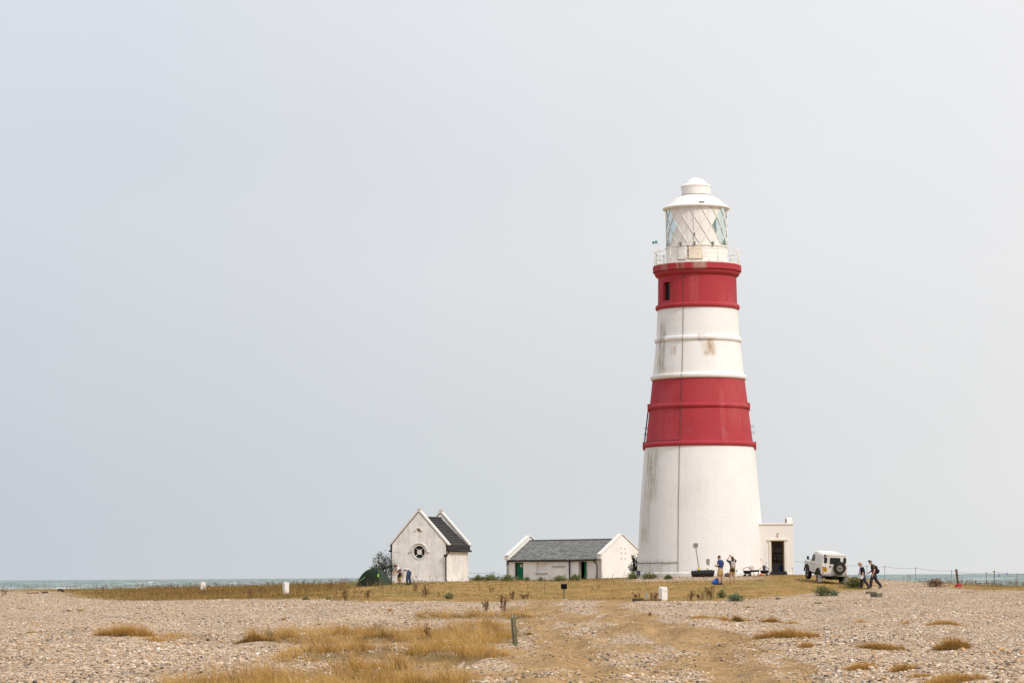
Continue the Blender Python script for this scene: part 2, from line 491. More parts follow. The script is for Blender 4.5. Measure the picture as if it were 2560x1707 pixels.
def ground_material():
    m = bpy.data.materials.new('shingle_and_turf')
    m.use_nodes = True
    t = m.node_tree
    b = t.nodes['Principled BSDF']
    b.inputs['Roughness'].default_value, b.inputs['Specular IOR Level'].default_value = 0.95, 0.1
    tc = N(t, 'ShaderNodeTexCoord')
    def noise(scale, detail=5, sx=1, sy=1, rough=0.6):
        mp = N(t, 'ShaderNodeMapping')
        mp.inputs['Scale'].default_value = (sx, sy, 1)
        t.links.new(tc.outputs['Object'], mp.inputs[0])
        n = N(t, 'ShaderNodeTexNoise')
        n.inputs['Scale'].default_value, n.inputs['Detail'].default_value, n.inputs['Roughness'].default_value = scale, detail, rough
        t.links.new(mp.outputs[0], n.inputs[0])
        return n.outputs[0]
    vo = N(t, 'ShaderNodeTexVoronoi')
    vo.inputs['Scale'].default_value = 16
    t.links.new(tc.outputs['Object'], vo.inputs[0])
    sv = N(t, 'ShaderNodeSeparateColor')
    t.links.new(vo.outputs['Color'], sv.inputs[0])
    peb = ramp(t, sv.outputs[0], [(0.0, (.14, .115, .09)), (.25, (.29, .215, .155)), (.5, (.41, .285, .18)), (.75, (.49, .37, .26)), (1, (.62, .52, .43))])
    patch = ramp(t, noise(.35, 4, 1, .5), [(.3, (.84, .82, .80)), (.7, (1.1, 1.07, 1.03))])
    shingle = mixc(t, 1.0, peb, patch, 'MULTIPLY')
    tn = noise(.9, 7, 1, .35, .7)
    turf = ramp(t, tn, [(.28, (.15, .115, .035)), (.42, (.26, .165, .055)), (.58, (.35, .21, .072)), (.75, (.42, .265, .105))])
    grn = ramp(t, noise(.22, 6, 1, .35, .7), [(.52, (0, 0, 0)), (.68, (.55, .55, .55))])
    turf = mixc(t, grn, turf, (.185, .165, .055))
    fine = ramp(t, noise(7, 4, 1, .4), [(.3, (.75, .75, .75)), (.7, (1.2, 1.2, 1.2))])
    turf = mixc(t, 1.0, turf, fine, 'MULTIPLY')
    sand = ramp(t, noise(1.3, 7, 1, .5, .7), [(.3, (.235, .145, .062)), (.55, (.35, .22, .10)), (.75, (.44, .295, .155))])
    sand = mixc(t, 1.0, sand, fine, 'MULTIPLY')
    def attr(nm):
        a = N(t, 'ShaderNodeAttribute', attribute_name=nm)
        return a.outputs['Fac']
    brk = noise(2.2, 6, 1, .5, .7)
    def edge(nm, w=.5):
        v = mth(t, 'ADD', attr(nm), mth(t, 'MULTIPLY', mth(t, 'SUBTRACT', brk, .5), w * 2))
        mr = N(t, 'ShaderNodeMapRange', interpolation_type='SMOOTHSTEP')
        t.links.new(v, mr.inputs[0])
        mr.inputs[1].default_value, mr.inputs[2].default_value = .3, .7
        return mr.outputs[0]
    c = mixc(t, edge('sand', .8), shingle, sand)
    c = mixc(t, edge('turf', .5), c, turf)
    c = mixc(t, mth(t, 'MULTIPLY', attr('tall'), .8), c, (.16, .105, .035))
    t.links.new(c, b.inputs['Base Color'])
    bp = N(t, 'ShaderNodeBump')
    bp.inputs['Strength'].default_value, bp.inputs['Distance'].default_value = .6, .05
    t.links.new(mth(t, 'ADD', vo.outputs['Distance'], noise(9, 4)), bp.inputs['Height'])
    t.links.new(bp.outputs[0], b.inputs['Normal'])
    return m
GV = np.stack([gx.ravel(), gy.ravel(), gzv], -1)
zt, zs, zg = zones(GV[:, 0].copy(), GV[:, 1].copy(), GV[:, 2].copy())
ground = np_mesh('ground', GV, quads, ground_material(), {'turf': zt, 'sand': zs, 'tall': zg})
tag(ground, 'shingle spit with dry golden turf and a worn sandy track', kind='structure')

# ------------------------------------------------------------------ the sea
def sea_material():
    m = bpy.data.materials.new('choppy_green_sea')
    m.use_nodes = True
    t = m.node_tree
    b = t.nodes['Principled BSDF']
    tc = N(t, 'ShaderNodeTexCoord')
    def noise(sx, sy, detail=4, rough=.55):
        mp = N(t, 'ShaderNodeMapping')
        mp.inputs['Scale'].default_value = (sx, sy, 1)
        t.links.new(tc.outputs['Object'], mp.inputs[0])
        n = N(t, 'ShaderNodeTexNoise')
        n.inputs['Scale'].default_value, n.inputs['Detail'].default_value, n.inputs['Roughness'].default_value = 1, detail, rough
        t.links.new(mp.outputs[0], n.inputs[0])
        return n.outputs[0]
    c = ramp(t, noise(.07, .005, 6), [(.3, (.07, .115, .10)), (.5, (.115, .165, .147)), (.72, (.21, .255, .235))])
    c = mixc(t, ramp(t, noise(.004, .0003, 3), [(.35, (0, 0, 0)), (.7, (.5, .5, .5))]), c, (.195, .245, .23))
    foam = ramp(t, noise(.16, .007, 2, .45), [(.615, (0, 0, 0)), (.655, (.9, .9, .9))])
    c = mixc(t, foam, c, (.82, .83, .82))
    t.links.new(c, b.inputs['Base Color'])
    b.inputs['Roughness'].default_value = .55
    b.inputs['Specular IOR Level'].default_value = .12
    bp = N(t, 'ShaderNodeBump')
    bp.inputs['Strength'].default_value, bp.inputs['Distance'].default_value = .8, 1.2
    t.links.new(noise(.25, .12, 4), bp.inputs['Height'])
    t.links.new(bp.outputs[0], b.inputs['Normal'])
    return m
ys = np.array([255, 300, 400, 600, 900, 1400, 2200, 3500, 6000, 12000, 30000, 70000], float)
xs = np.array([-60000, -20000, -6000, -2000, -700, -200, 200, 700, 2000, 6000, 20000, 60000], float)
sx_, sy_ = np.meshgrid(xs, ys, indexing='ij')
si = np.arange(sx_.size).reshape(sx_.shape)
sea = np_mesh('sea', np.stack([sx_.ravel(), sy_.ravel(), np.full(sx_.size, -2.5)], -1), np.stack([si[:-1, :-1], si[1:, :-1], si[1:, 1:], si[:-1, 1:]], -1).reshape(-1, 4), sea_material())
tag(sea, 'choppy grey green sea with whitecaps behind the spit', kind='structure')

# ------------------------------------------------------------------ pebbles: one object, instanced stones
def scatter(n, dmin, dmax, amax, power):
    """points in the seen wedge; density falls as distance ** -power"""
    e = 2 - power
    u = RNG.random(n)
    dd = (dmin ** e + u * (dmax ** e - dmin ** e)) ** (1 / e)
    return RNG.uniform(-amax, amax, n) * dd, dd
def pebble_material():
    m = bpy.data.materials.new('mixed_flint_pebbles')
    m.use_nodes = True
    t = m.node_tree
    b = t.nodes['Principled BSDF']
    b.inputs['Roughness'].default_value, b.inputs['Specular IOR Level'].default_value = .8, .2
    a = N(t, 'ShaderNodeAttribute', attribute_name='tint', attribute_type='INSTANCER')
    c = ramp(t, a.outputs['Fac'], [(0, (.075, .066, .058)), (.12, (.17, .135, .105)), (.25, (.30, .225, .16)), (.40, (.43, .29, .17)), (.50, (.53, .31, .14)), (.58, (.48, .345, .225)), (.78, (.55, .425, .305)), (.90, (.62, .52, .42)), (1, (.74, .68, .60))])
    t.links.new(c, b.inputs['Base Color'])
    return m
def instanced(name, pts, scl, rot, tint, mat, label):
    me = bpy.data.meshes.new(name)
    me.vertices.add(len(pts))
    me.vertices.foreach_set('co', np.ascontiguousarray(pts, np.float32).ravel())
    for nm, typ, a in (('scl', 'FLOAT_VECTOR', scl), ('rot', 'FLOAT_VECTOR', rot), ('tint', 'FLOAT', tint)):
        at_ = me.attributes.new(nm, typ, 'POINT')
        at_.data.foreach_set('vector' if typ == 'FLOAT_VECTOR' else 'value', np.ascontiguousarray(a, np.float32).ravel())
    me.materials.append(mat)
    o = link(bpy.data.objects.new(name, me))
    g = bpy.data.node_groups.new(name, 'GeometryNodeTree')
    g.interface.new_socket('Geometry', in_out='INPUT', socket_type='NodeSocketGeometry')
    g.interface.new_socket('Geometry', in_out='OUTPUT', socket_type='NodeSocketGeometry')
    gi, go = g.nodes.new('NodeGroupInput'), g.nodes.new('NodeGroupOutput')
    ico = g.nodes.new('GeometryNodeMeshIcoSphere')
    ico.inputs['Radius'].default_value = 0.5
    ico.inputs['Subdivisions'].default_value = 2
    sp_ = g.nodes.new('GeometryNodeSetPosition')
    nzg = g.nodes.new('ShaderNodeTexNoise')
    nzg.inputs['Scale'].default_value = 1.6
    vs = g.nodes.new('ShaderNodeVectorMath'); vs.operation = 'SUBTRACT'
    vs.inputs[1].default_value = (.5, .5, .5)
    vm = g.nodes.new('ShaderNodeVectorMath'); vm.operation = 'SCALE'
    vm.inputs['Scale'].default_value = .45
    g.links.new(nzg.outputs['Color'], vs.inputs[0]); g.links.new(vs.outputs[0], vm.inputs[0])
    g.links.new(vm.outputs[0], sp_.inputs['Offset']); g.links.new(ico.outputs[0], sp_.inputs[0])
    smt = g.nodes.new('GeometryNodeSetMaterial'); smt.inputs['Material'].default_value = mat
    g.links.new(sp_.outputs[0], smt.inputs[0])
    iop = g.nodes.new('GeometryNodeInstanceOnPoints')
    g.links.new(gi.outputs[0], iop.inputs['Points']); g.links.new(smt.outputs[0], iop.inputs['Instance'])
    for nm, s in (('scl', 'Scale'), ('rot', 'Rotation')):
        na = g.nodes.new('GeometryNodeInputNamedAttribute'); na.data_type = 'FLOAT_VECTOR'
        na.inputs['Name'].default_value = nm
        g.links.new(na.outputs[0], iop.inputs[s])
    g.links.new(iop.outputs[0], go.inputs[0])
    md = o.modifiers.new('stones', 'NODES')
    md.node_group = g
    tag(o, label, kind='stuff')
    return o
PB = 620000
px_, py_ = scatter(PB, 37, 235, .235, 1.0)
pz_ = G(px_, py_)
t_, s_, g_ = zones(px_.copy(), py_.copy(), pz_.copy())
keep = RNG.random(PB) > np.clip(1.15 * t_ + .88 * s_ * (.75 + .4 * wob(px_, py_, 1.6, 8)) + .55 * g_, 0, .985)
px_, py_, pz_, s_ = px_[keep], py_[keep], pz_[keep], s_[keep]
n = len(px_)
size = np.clip(RNG.lognormal(math.log(.027), .44, n), .013, .09) * (1 - .3 * s_) * (1 + .4 * wob(px_, py_, 4, 9).clip(-1, 1))
scl = np.stack([size * RNG.uniform(.9, 1.5, n), size * RNG.uniform(.8, 1.2, n), size * RNG.uniform(.5, .8, n)], -1)
rot = np.stack([RNG.normal(0, .3, n), RNG.normal(0, .3, n), RNG.uniform(0, 6.28, n)], -1)
tint = np.clip(RNG.beta(1.1, 1.08, n) + .07 * wob(px_, py_, 6, 10) + .05 * wob(px_, py_, 1.5, 12) - .1 * s_, 0, 1)
PEB = pebble_material()
instanced('pebbles', np.stack([px_, py_, pz_ + scl[:, 2] * .2], -1), scl, rot, tint, PEB, 'beige, grey and white pebbles covering the shingle')

# ------------------------------------------------------------------ grass blades
def blades(x, y, h, w, lean, tone, wind=(-.25, 0.0)):
    """thin bent blades, each five vertices; returns vertices, triangles, tone"""
    n = len(x)
    z = G(x, y) - .01
    yaw = RNG.uniform(0, 6.28, n)
    la = RNG.uniform(0, 6.28, n)
    lx, ly = np.cos(la) * lean + wind[0], np.sin(la) * lean + wind[1]
    wx, wy = np.cos(yaw) * w / 2, np.sin(yaw) * w / 2
    b0 = np.stack([x - wx, y - wy, z], -1)
    b1 = np.stack([x + wx, y + wy, z], -1)
    mx, my, mz = x + lx * h * .35, y + ly * h * .35, z + h * .6
    m0 = np.stack([mx - wx * .8, my - wy * .8, mz], -1)
    m1 = np.stack([mx + wx * .8, my + wy * .8, mz], -1)
    tp = np.stack([x + lx * h, y + ly * h, z + h], -1)
    V = np.stack([b0, b1, m0, m1, tp], 1).reshape(-1, 3)
    o = (np.arange(n) * 5)[:, None]
    F = np.concatenate([o + [0, 1, 3], o + [0, 3, 2], o + [2, 3, 4]])
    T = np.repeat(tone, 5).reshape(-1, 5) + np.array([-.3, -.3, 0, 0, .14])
    return V, F, np.clip(T, 0, 1).ravel()
STRAW = leafm('dry_straw', [(0, (.055, .05, .018)), (.2, (.15, .095, .03)), (.4, (.33, .185, .048)), (.6, (.51, .285, .075)), (.8, (.62, .37, .115)), (1, (.70, .50, .24))], .7, .35)
HERB = leafm('olive_herbs', [(0, (.085, .08, .028)), (.3, (.20, .14, .042)), (.55, (.33, .195, .057)), (.8, (.45, .27, .085)), (1, (.53, .36, .155))], .8, .3)
# tall golden grass of the foreground, growing in clumps that lean their own way
def clumps(x, y, h, tone, per, spread, seed, wmin=.004, wmax=.008):
    g = np.random.default_rng(seed)
    n = len(x)
    la, lm = g.uniform(0, 6.28, n), g.uniform(.05, .55, n)
    k = np.repeat(np.arange(n), np.maximum(3, (per * g.uniform(.4, 1.6, n))).astype(int))
    m = len(k)
    bx, by = x[k] + g.normal(0, 1, m) * spread[k], y[k] + g.normal(0, 1, m) * spread[k]
    bh = h[k] * g.uniform(.35, 1.0, m) * np.where(g.random(m) < .06, 1.5, 1)
    z = G(bx, by) - .01
    fan = .35
    lx = np.cos(la[k]) * lm[k] - .22 + g.normal(0, fan, m); ly = np.sin(la[k]) * lm[k] + g.normal(0, fan, m)
    yaw = g.uniform(0, 6.28, m); w = g.uniform(wmin, wmax, m)
    wx, wy = np.cos(yaw) * w / 2, np.sin(yaw) * w / 2
    P = lambda q, f, zz: np.stack([bx + q * wx + lx * bh * f, by + q * wy + ly * bh * f, z + bh * zz], -1)
    V = np.stack([P(-1, 0, 0), P(1, 0, 0), P(-.8, .35, .6), P(.8, .35, .6), P(0, 1, .95)], 1).reshape(-1, 3)
    o = (np.arange(m) * 5)[:, None]
    F = np.concatenate([o + [0, 1, 3], o + [0, 3, 2], o + [2, 3, 4]])
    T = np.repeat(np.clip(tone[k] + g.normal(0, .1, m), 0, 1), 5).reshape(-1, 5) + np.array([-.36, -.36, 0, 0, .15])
    return V, F, np.clip(T, 0, 1).ravel()
x, y = scatter(60000, 38, 125, .235, .4)
z = G(x, y)
t_, s_, g_ = zones(x.copy(), y.copy(), z.copy())
dens = g_ ** 1.2 * np.clip(.55 + .6 * wob(x, y, 1.3, 21), .1, 1) + .03 * s_ * (wob(x, y, 2.0, 22) > .1)
k = RNG.random(len(x)) < dens
x, y, g_ = x[k], y[k], g_[k]
hh = (.05 + .25 * g_ ** .7 * RNG.lognormal(0, .35, len(x)).clip(.4, 1.9)) * (1 + .3 * wob(x, y, 2.5, 23).clip(-1, 1))
tn = np.clip(RNG.normal(.67, .14, len(x)) + .2 * wob(x, y, 1.6, 24) - .25 * (wob(x, y, 2.6, 25) > .75), 0, 1)
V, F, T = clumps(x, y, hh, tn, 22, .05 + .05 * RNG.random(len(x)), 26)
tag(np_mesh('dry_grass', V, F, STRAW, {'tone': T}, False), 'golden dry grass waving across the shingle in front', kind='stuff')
k = RNG.random(len(x)) < .09
fx, fy = x[k], y[k]
fz = G(fx, fy) + hh[k] * RNG.uniform(.2, .7, k.sum())
V = (np.stack([fx, fy, fz], -1)[:, None, :] + RNG.normal(0, .012, (k.sum(), 4, 3)))
tag(np_mesh('flower_heads', V.reshape(-1, 3), np.arange(k.sum() * 4).reshape(-1, 4), pm('white_petals', (.78, .74, .68), .8), None, False), 'tiny pale flower heads among the golden dry grass', kind='stuff')
# short turf round the lighthouse, and herbs in the band on the seaward side
x, y = scatter(330000, 120, 245, .235, .2)
z = G(x, y)
t_, s_, g_ = zones(x.copy(), y.copy(), z.copy())
px, py = project(x, y, z)
herb = sm(px, 980, 700) * sm(px, 100, 500)
patchy = .5 + .5 * wob(x, y, 4.0, 31)
k = RNG.random(len(x)) < t_ * np.clip(.15 + .55 * patchy + herb * .5, 0.03, 1)
x, y, herb = x[k], y[k], herb[k]
hh = RNG.uniform(.04, .11, len(x)) * (1 + .4 * wob(x, y, 3, 32).clip(-1, 1)) + herb * RNG.uniform(.02, .22, len(x))
tn = np.clip(RNG.normal(.58, .17, len(x)) + .17 * wob(x, y, 3.2, 33) - .1 * sm(y, 160, 185) + herb * .22 * wob(x, y, 7, 34) - herb * .05 - .2 * (wob(x, y, 2.4, 35) > .7), 0, 1)
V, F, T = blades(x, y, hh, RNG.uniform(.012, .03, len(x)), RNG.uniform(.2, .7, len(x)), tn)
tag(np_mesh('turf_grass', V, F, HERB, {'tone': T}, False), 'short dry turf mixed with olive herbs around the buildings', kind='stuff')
# ------------------------------------------------------------------ lighthouse
LD = 194.0
_p = at(1752.5, 1438, LD)
LH = empty('lighthouse', (_p.x, _p.y, 1.60))
tag(LH, 'tall tapering lighthouse banded in white and red with a white lantern', 'lighthouse')
T0 = -math.atan2(_p.x, _p.y)                       # angle zero faces the camera
def rad(t, r, z):
    a = R(t) + T0
    return Vector((r * math.sin(a), -r * math.cos(a), z))
def rm(t, r, z):
    a = R(t) + T0
    p = rad(t, r, z)
    return Matrix(((math.cos(a), -math.sin(a), 0, p.x), (math.sin(a), math.cos(a), 0, p.y), (0, 0, 1, p.z), (0, 0, 0, 1)))
_rz = [(0, 4.62), (2.5, 4.475), (5.2, 4.32), (9.3, 3.97), (9.9, 3.83), (12.2, 3.57), (14.4, 3.315), (17.2, 3.01), (19.3, 2.91), (19.8, 2.875), (21.8, 2.84)]
def rt(z): return float(np.interp(z, [a for a, b in _rz], [b for a, b in _rz]))
def arc_plate(b, r0, r1, t0, t1, z0, z1, n=8, rz=None):
    v, f = [], []
    for i in range(n + 1):
        t = t0 + (t1 - t0) * i / n
        for r, z in ((r0, z0), (r1, z0), (r1, z1), (r0, z1)):
            v.append(rad(t, r if rz is None else r + rt(z), z))
    for i in range(n):
        for k in range(4):
            f.append((i * 4 + k, (i + 1) * 4 + k, (i + 1) * 4 + (k + 1) % 4, i * 4 + (k + 1) % 4))
    f += [(0, 1, 2, 3), (n * 4 + 3, n * 4 + 2, n * 4 + 1, n * 4)]
    return b.add(v, f)
def tower_paint(name, col, stains, var=.05, bump=.3, film=0.0):
    """paint on render with weather marks of their own place and shape: (angle, half width, z low, z high, strength, colour)"""
    m = bpy.data.materials.new(name)
    m.use_nodes = True
    t = m.node_tree
    b = t.nodes['Principled BSDF']
    b.inputs['Roughness'].default_value, b.inputs['Specular IOR Level'].default_value = .75, .25
    tc = N(t, 'ShaderNodeTexCoord')
    s = N(t, 'ShaderNodeSeparateXYZ')
    t.links.new(tc.outputs['Object'], s.inputs[0])
    ang = mth(t, 'SUBTRACT', mth(t, 'ARCTAN2', s.outputs[0], mth(t, 'MULTIPLY', s.outputs[1], -1)), T0)
    def noise(sc, detail=6, rough=.65):
        mp = N(t, 'ShaderNodeMapping')
        mp.inputs['Scale'].default_value = sc
        t.links.new(tc.outputs['Object'], mp.inputs[0])
        n = N(t, 'ShaderNodeTexNoise')
        n.inputs['Scale'].default_value, n.inputs['Detail'].default_value, n.inputs['Roughness'].default_value = 1, detail, rough
        t.links.new(mp.outputs[0], n.inputs[0])
        return n.outputs[0]
    big, streak, spot = noise((.5, .5, .35)), noise((4.5, 4.5, .22), 8, .7), noise((2.2, 2.2, 1.5), 7, .75)
    c = ramp(t, big, [(.3, tuple(x * (1 - var) for x in col)), (.7, tuple(min(.95, x * (1 + var)) for x in col))])
    c = mixc(t, ramp(t, streak, [(.5, (0, 0, 0)), (.8, (.28 + film,) * 3)]), c, tuple(x * .72 for x in col))
    c = mixc(t, ramp(t, noise((.8, .8, 1.1), 8, .7), [(.56, (0, 0, 0)), (.66, (.16 + film,) * 3)]), c, tuple(min(.85, x * .8 + .05) for x in col))
    for a, hw, z0, z1, st, sc in stains:
        d = mth(t, 'ABSOLUTE', mth(t, 'SUBTRACT', ang, R(a)))
        fa = N(t, 'ShaderNodeMapRange', interpolation_type='SMOOTHSTEP')
        t.links.new(d, fa.inputs[0])
        fa.inputs[1].default_value, fa.inputs[2].default_value, fa.inputs[3].default_value, fa.inputs[4].default_value = R(hw * .35), R(hw), 1, 0
        fz = []
        for lo, hi in ((z0, z0 + (z1 - z0) * .25), (z1, z1 - (z1 - z0) * .25)):
            q = N(t, 'ShaderNodeMapRange', interpolation_type='SMOOTHSTEP')
            t.links.new(s.outputs[2], q.inputs[0])
            q.inputs[1].default_value, q.inputs[2].default_value = lo, hi
            fz.append(q.outputs[0])
        f = mth(t, 'MULTIPLY', fa.outputs[0], mth(t, 'MULTIPLY', fz[0], fz[1]))
        nn = ramp(t, mth(t, 'ADD', mth(t, 'MULTIPLY', streak, .6), mth(t, 'MULTIPLY', spot, .4)), [(.39, (0, 0, 0)), (.58, (1, 1, 1))])
        f = mth(t, 'MULTIPLY', mth(t, 'MULTIPLY', f, nn), st)
        c = mixc(t, f, c, sc)
    t.links.new(c, b.inputs['Base Color'])
    bp = N(t, 'ShaderNodeBump')
    bp.inputs['Strength'].default_value, bp.inputs['Distance'].default_value = bump, .04
    t.links.new(mth(t, 'ADD', noise((9, 9, 9), 3), mth(t, 'MULTIPLY', noise((1.1, 1.1, 1.6), 3), 2.0)), bp.inputs['Height'])
    t.links.new(bp.outputs[0], b.inputs['Normal'])
    return m
WH = (.765, .745, .72)
GRIME = (.31, .285, .20)
RUST = (.40, .24, .12)
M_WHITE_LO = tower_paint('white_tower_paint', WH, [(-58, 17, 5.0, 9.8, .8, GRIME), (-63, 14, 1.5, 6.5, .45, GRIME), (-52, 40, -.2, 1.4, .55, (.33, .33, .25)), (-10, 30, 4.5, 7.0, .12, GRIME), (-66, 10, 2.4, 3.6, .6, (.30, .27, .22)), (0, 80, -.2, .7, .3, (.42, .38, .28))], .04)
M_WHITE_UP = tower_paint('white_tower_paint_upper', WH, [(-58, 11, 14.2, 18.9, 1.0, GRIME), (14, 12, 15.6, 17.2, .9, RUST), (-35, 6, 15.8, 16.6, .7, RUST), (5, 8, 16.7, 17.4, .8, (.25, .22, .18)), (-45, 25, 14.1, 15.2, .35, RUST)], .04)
RED = (.375, .036, .046)
M_RED = tower_paint('red_tower_paint', RED, [(55, 30, 9, 22, .4, (.50, .13, .13)), (-5, 9, 19.3, 22, .5, (.46, .10, .10)), (28, 5, 9, 14, .35, (.55, .16, .16)), (-42, 20, 9, 14.2, .35, (.50, .10, .11)), (10, 30, 12.2, 14.2, .3, (.34, .06, .06))], .08, .25, .16)
M_RED_RIM = tower_paint('red_rim_paint', RED, [(3, 12, 21.9, 22.7, .95, (.40, .34, .27)), (-22, 8, 21.9, 22.7, .6, (.38, .28, .2)), (-48, 8, 21.9, 22.7, .6, (.42, .36, .3))], .06)
NS = 192
def lathe_part(name, prof, mat, skip=None, n=NS, auto=35, parent=LH):
    return MB().lathe(prof, n, skip=skip).build(name, mat, parent, smooth=True, auto=auto)
def wall_prof(z0, z1, k=10): return [(rt(z0 + (z1 - z0) * i / k), z0 + (z1 - z0) * i / k) for i in range(k + 1)]
lathe_part('plinth', [(4.76, -.6), (4.76, .27), (4.70, .33), (4.58, .35)], M_WHITE_LO)
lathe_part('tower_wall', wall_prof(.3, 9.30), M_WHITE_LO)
lathe_part('tower_wall', wall_prof(9.30, 14.17), M_RED)
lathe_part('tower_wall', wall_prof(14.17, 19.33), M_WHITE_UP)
# top stage with a real window opening
WA, WT, WZ0, WZ1 = -50.3, 7.5, 19.86, 21.19
zr = [19.33, WZ0, WZ1, 21.75]
k0 = int(round((math.degrees(T0) + WA - WT) / 360 * NS)) % NS
k1 = int(round((math.degrees(T0) + WA + WT) / 360 * NS)) % NS
ta, tb = (k0 - NS) * 360 / NS - math.degrees(T0), (k1 - NS) * 360 / NS - math.degrees(T0)
lathe_part('tower_wall', [(rt(z), z) for z in zr], M_RED, skip=lambda i, k: i == 1 and k0 <= k < k1)
wn = MB()
for (t_a, z_a, t_b, z_b) in ((ta, WZ0, ta, WZ1), (tb, WZ0, tb, WZ1), (ta, WZ0, tb, WZ0), (ta, WZ1, tb, WZ1)):
    wn.add([rad(t_a, rt(z_a), z_a), rad(t_b, rt(z_b), z_b), rad(t_b, 2.62, z_b), rad(t_a, 2.62, z_a)], [(0, 1, 2, 3)])
win = wn.build('window_reveal', M_RED, LH)
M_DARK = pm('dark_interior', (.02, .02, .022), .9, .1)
M_GLASSDK = pm('dark_window_glass', (.014, .014, .014), .3, .1, spec=.2)
wp = MB()
wp.add([rad(ta, 2.66, WZ0), rad(tb, 2.66, WZ0), rad(tb, 2.66, WZ1), rad(ta, 2.66, WZ1)], [(0, 1, 2, 3)]).build('pane', M_GLASSDK, win)
fr = MB()
mw = rm((ta + tb) / 2, 2.665, 0)
fr.box(-.33, -.28, -.03, .03, WZ0, WZ1, mw).box(.28, .33, -.03, .03, WZ0, WZ1, mw).box(-.28, .28, -.03, .03, (WZ0 + WZ1) / 2 - .03, (WZ0 + WZ1) / 2 + .03, mw)
fr.build('window_frame', pm('dark_window_frame', (.05, .02, .02), .7), win)
sr = MB()
arc_plate(sr, -.02, .045, ta - 2.6, ta, WZ0 - .22, WZ1 + .12, 2, 1)
arc_plate(sr, -.02, .045, tb, tb + 2.6, WZ0 - .22, WZ1 + .12, 2, 1)
arc_plate(sr, -.02, .047, ta, tb, WZ1, WZ1 + .17, 6, 1)
arc_plate(sr, -.02, .06, ta, tb, WZ0 - .26, WZ0, 6, 1)
arc_plate(sr, -.02, .05, tb + 2.6, tb + 3.6, WZ1 - .02, WZ1 + .3, 2, 1)
sr.build('window_surround', M_RED, win)
# string courses
for z, mat, pr, h in ((9.47, M_RED, .14, .36), (12.21, M_RED, .11, .34), (14.36, M_WHITE_UP, .13, .38), (17.07, M_WHITE_UP, .11, .36), (19.47, M_RED, .13, .38)):
    prof = [(rt(z - h / 2) - .02, z - h / 2)]
    for i in range(9):
        a = math.pi * i / 8
        prof.append((rt(z) + .02 + 1.15 * pr * math.sin(a) ** .8, z - h / 2 * math.cos(a)))
    prof.append((rt(z + h / 2) - .02, z + h / 2))
    lathe_part('string_course', prof, mat, auto=60)
# gallery
gal = lathe_part('gallery', [(2.80, 21.66), (2.90, 21.68), (3.02, 21.76), (3.09, 21.88), (3.10, 22.0), (3.08, 22.04), (3.215, 22.05), (3.215, 22.46), (3.19, 22.485), (2.0, 22.50)], M_RED_RIM)
M_PAINT = pm('white_lantern_paint', (.79, .755, .71), .55, .05, 1.5, .08, 14, streak=.35, streak_col=(.45, .33, .20))
M_RAIL = pm('white_rail_paint', (.76, .71, .63), .55, .08, 4, streak=.4, streak_col=(.42, .27, .15))
lathe_part('deck', [(3.18, 22.48), (3.18, 22.53), (2.1, 22.55)], M_RAIL, parent=gal)
post = MB()
post.tube([(0, 0, 0), (0, 0, 1.0)], .032, 8).ell((0, 0, 1.03), (.055, .055, .06), 8, 6).tube([(0, 0, 0), (0, 0, .06)], .06, 8)
p0 = None
for i in range(16):
    t = 7 + 22.5 * i
    if p0 is None:
        p0 = post.build('rail_post', M_RAIL, gal, loc=rad(t, 3.08, 22.52), smooth=True)
    else: child_copy(p0, gal, rad(t, 3.08, 22.52))
for z, r in ((.95, .022), (.63, .016), (.32, .016)):
    b = MB()
    pts = [rad(t, 3.08, 22.52 + z) for t in range(0, 361, 5)]
    b.tube(pts, r, 6, cap=False)
    b.build('rail', M_RAIL, gal, smooth=True)
# lantern
lan = lathe_part('lantern', [(2.28, 22.52), (2.28, 22.75), (2.24, 22.78), (2.24, 23.78), (2.31, 23.80), (2.31, 23.88), (2.20, 23.90), (2.0, 23.9)], M_PAINT)
M_GLASS = bpy.data.materials.new('green_lantern_glass')
M_GLASS.use_nodes = True
t = M_GLASS.node_tree
tr = N(t, 'ShaderNodeBsdfTransparent'); tr.inputs[0].default_value = (.50, .60, .55, 1)
gl = N(t, 'ShaderNodeBsdfGlossy'); gl.inputs['Roughness'].default_value = .05; gl.inputs[0].default_value = (.75, .84, .8, 1)
fz_ = N(t, 'ShaderNodeFresnel'); fz_.inputs[0].default_value = 1.5
mx = N(t, 'ShaderNodeMixShader')
t.links.new(fz_.outputs[0], mx.inputs[0]); t.links.new(tr.outputs[0], mx.inputs[1]); t.links.new(gl.outputs[0], mx.inputs[2])
t.links.new(mx.outputs[0], t.nodes['Material Output'].inputs[0])
ZT, ZB, GR = 26.66, 23.86, 2.20
def lp(ang, m, r=GR): return rad(ang, r, ZT - (ZT - ZB) * m / 4)
def curved(quad_rows, name, mat):
    b = MB()
    b.add(*quad_rows)
    return b.build(name, mat, lan)
for i in range(16):
    for m in range(5):
        th = 7 + 22.5 * i + (11.25 if m % 2 == 0 else 0)
        th = (th + 180) % 360 - 180
        if m == 0: v, f = [lp(th - 11.25, 0), lp(th, 0), lp(th + 11.25, 0), lp(th, 1)], [(0, 1, 3), (1, 2, 3)]
        elif m == 4: v, f = [lp(th - 11.25, 4), lp(th, 4), lp(th + 11.25, 4), lp(th, 3)], [(0, 1, 3), (1, 2, 3)]
        else: v, f = [lp(th - 11.25, m), lp(th, m - 1), lp(th + 11.25, m), lp(th, m + 1)], [(0, 1, 3), (1, 2, 3)]
        blank = abs(th + 4.25) <= 22.5 + 11.25 * abs(2 - m) + 1
        mesh_obj('blank_panel' if blank else 'pane', v, f, M_PAINT if blank else M_GLASS, lan)
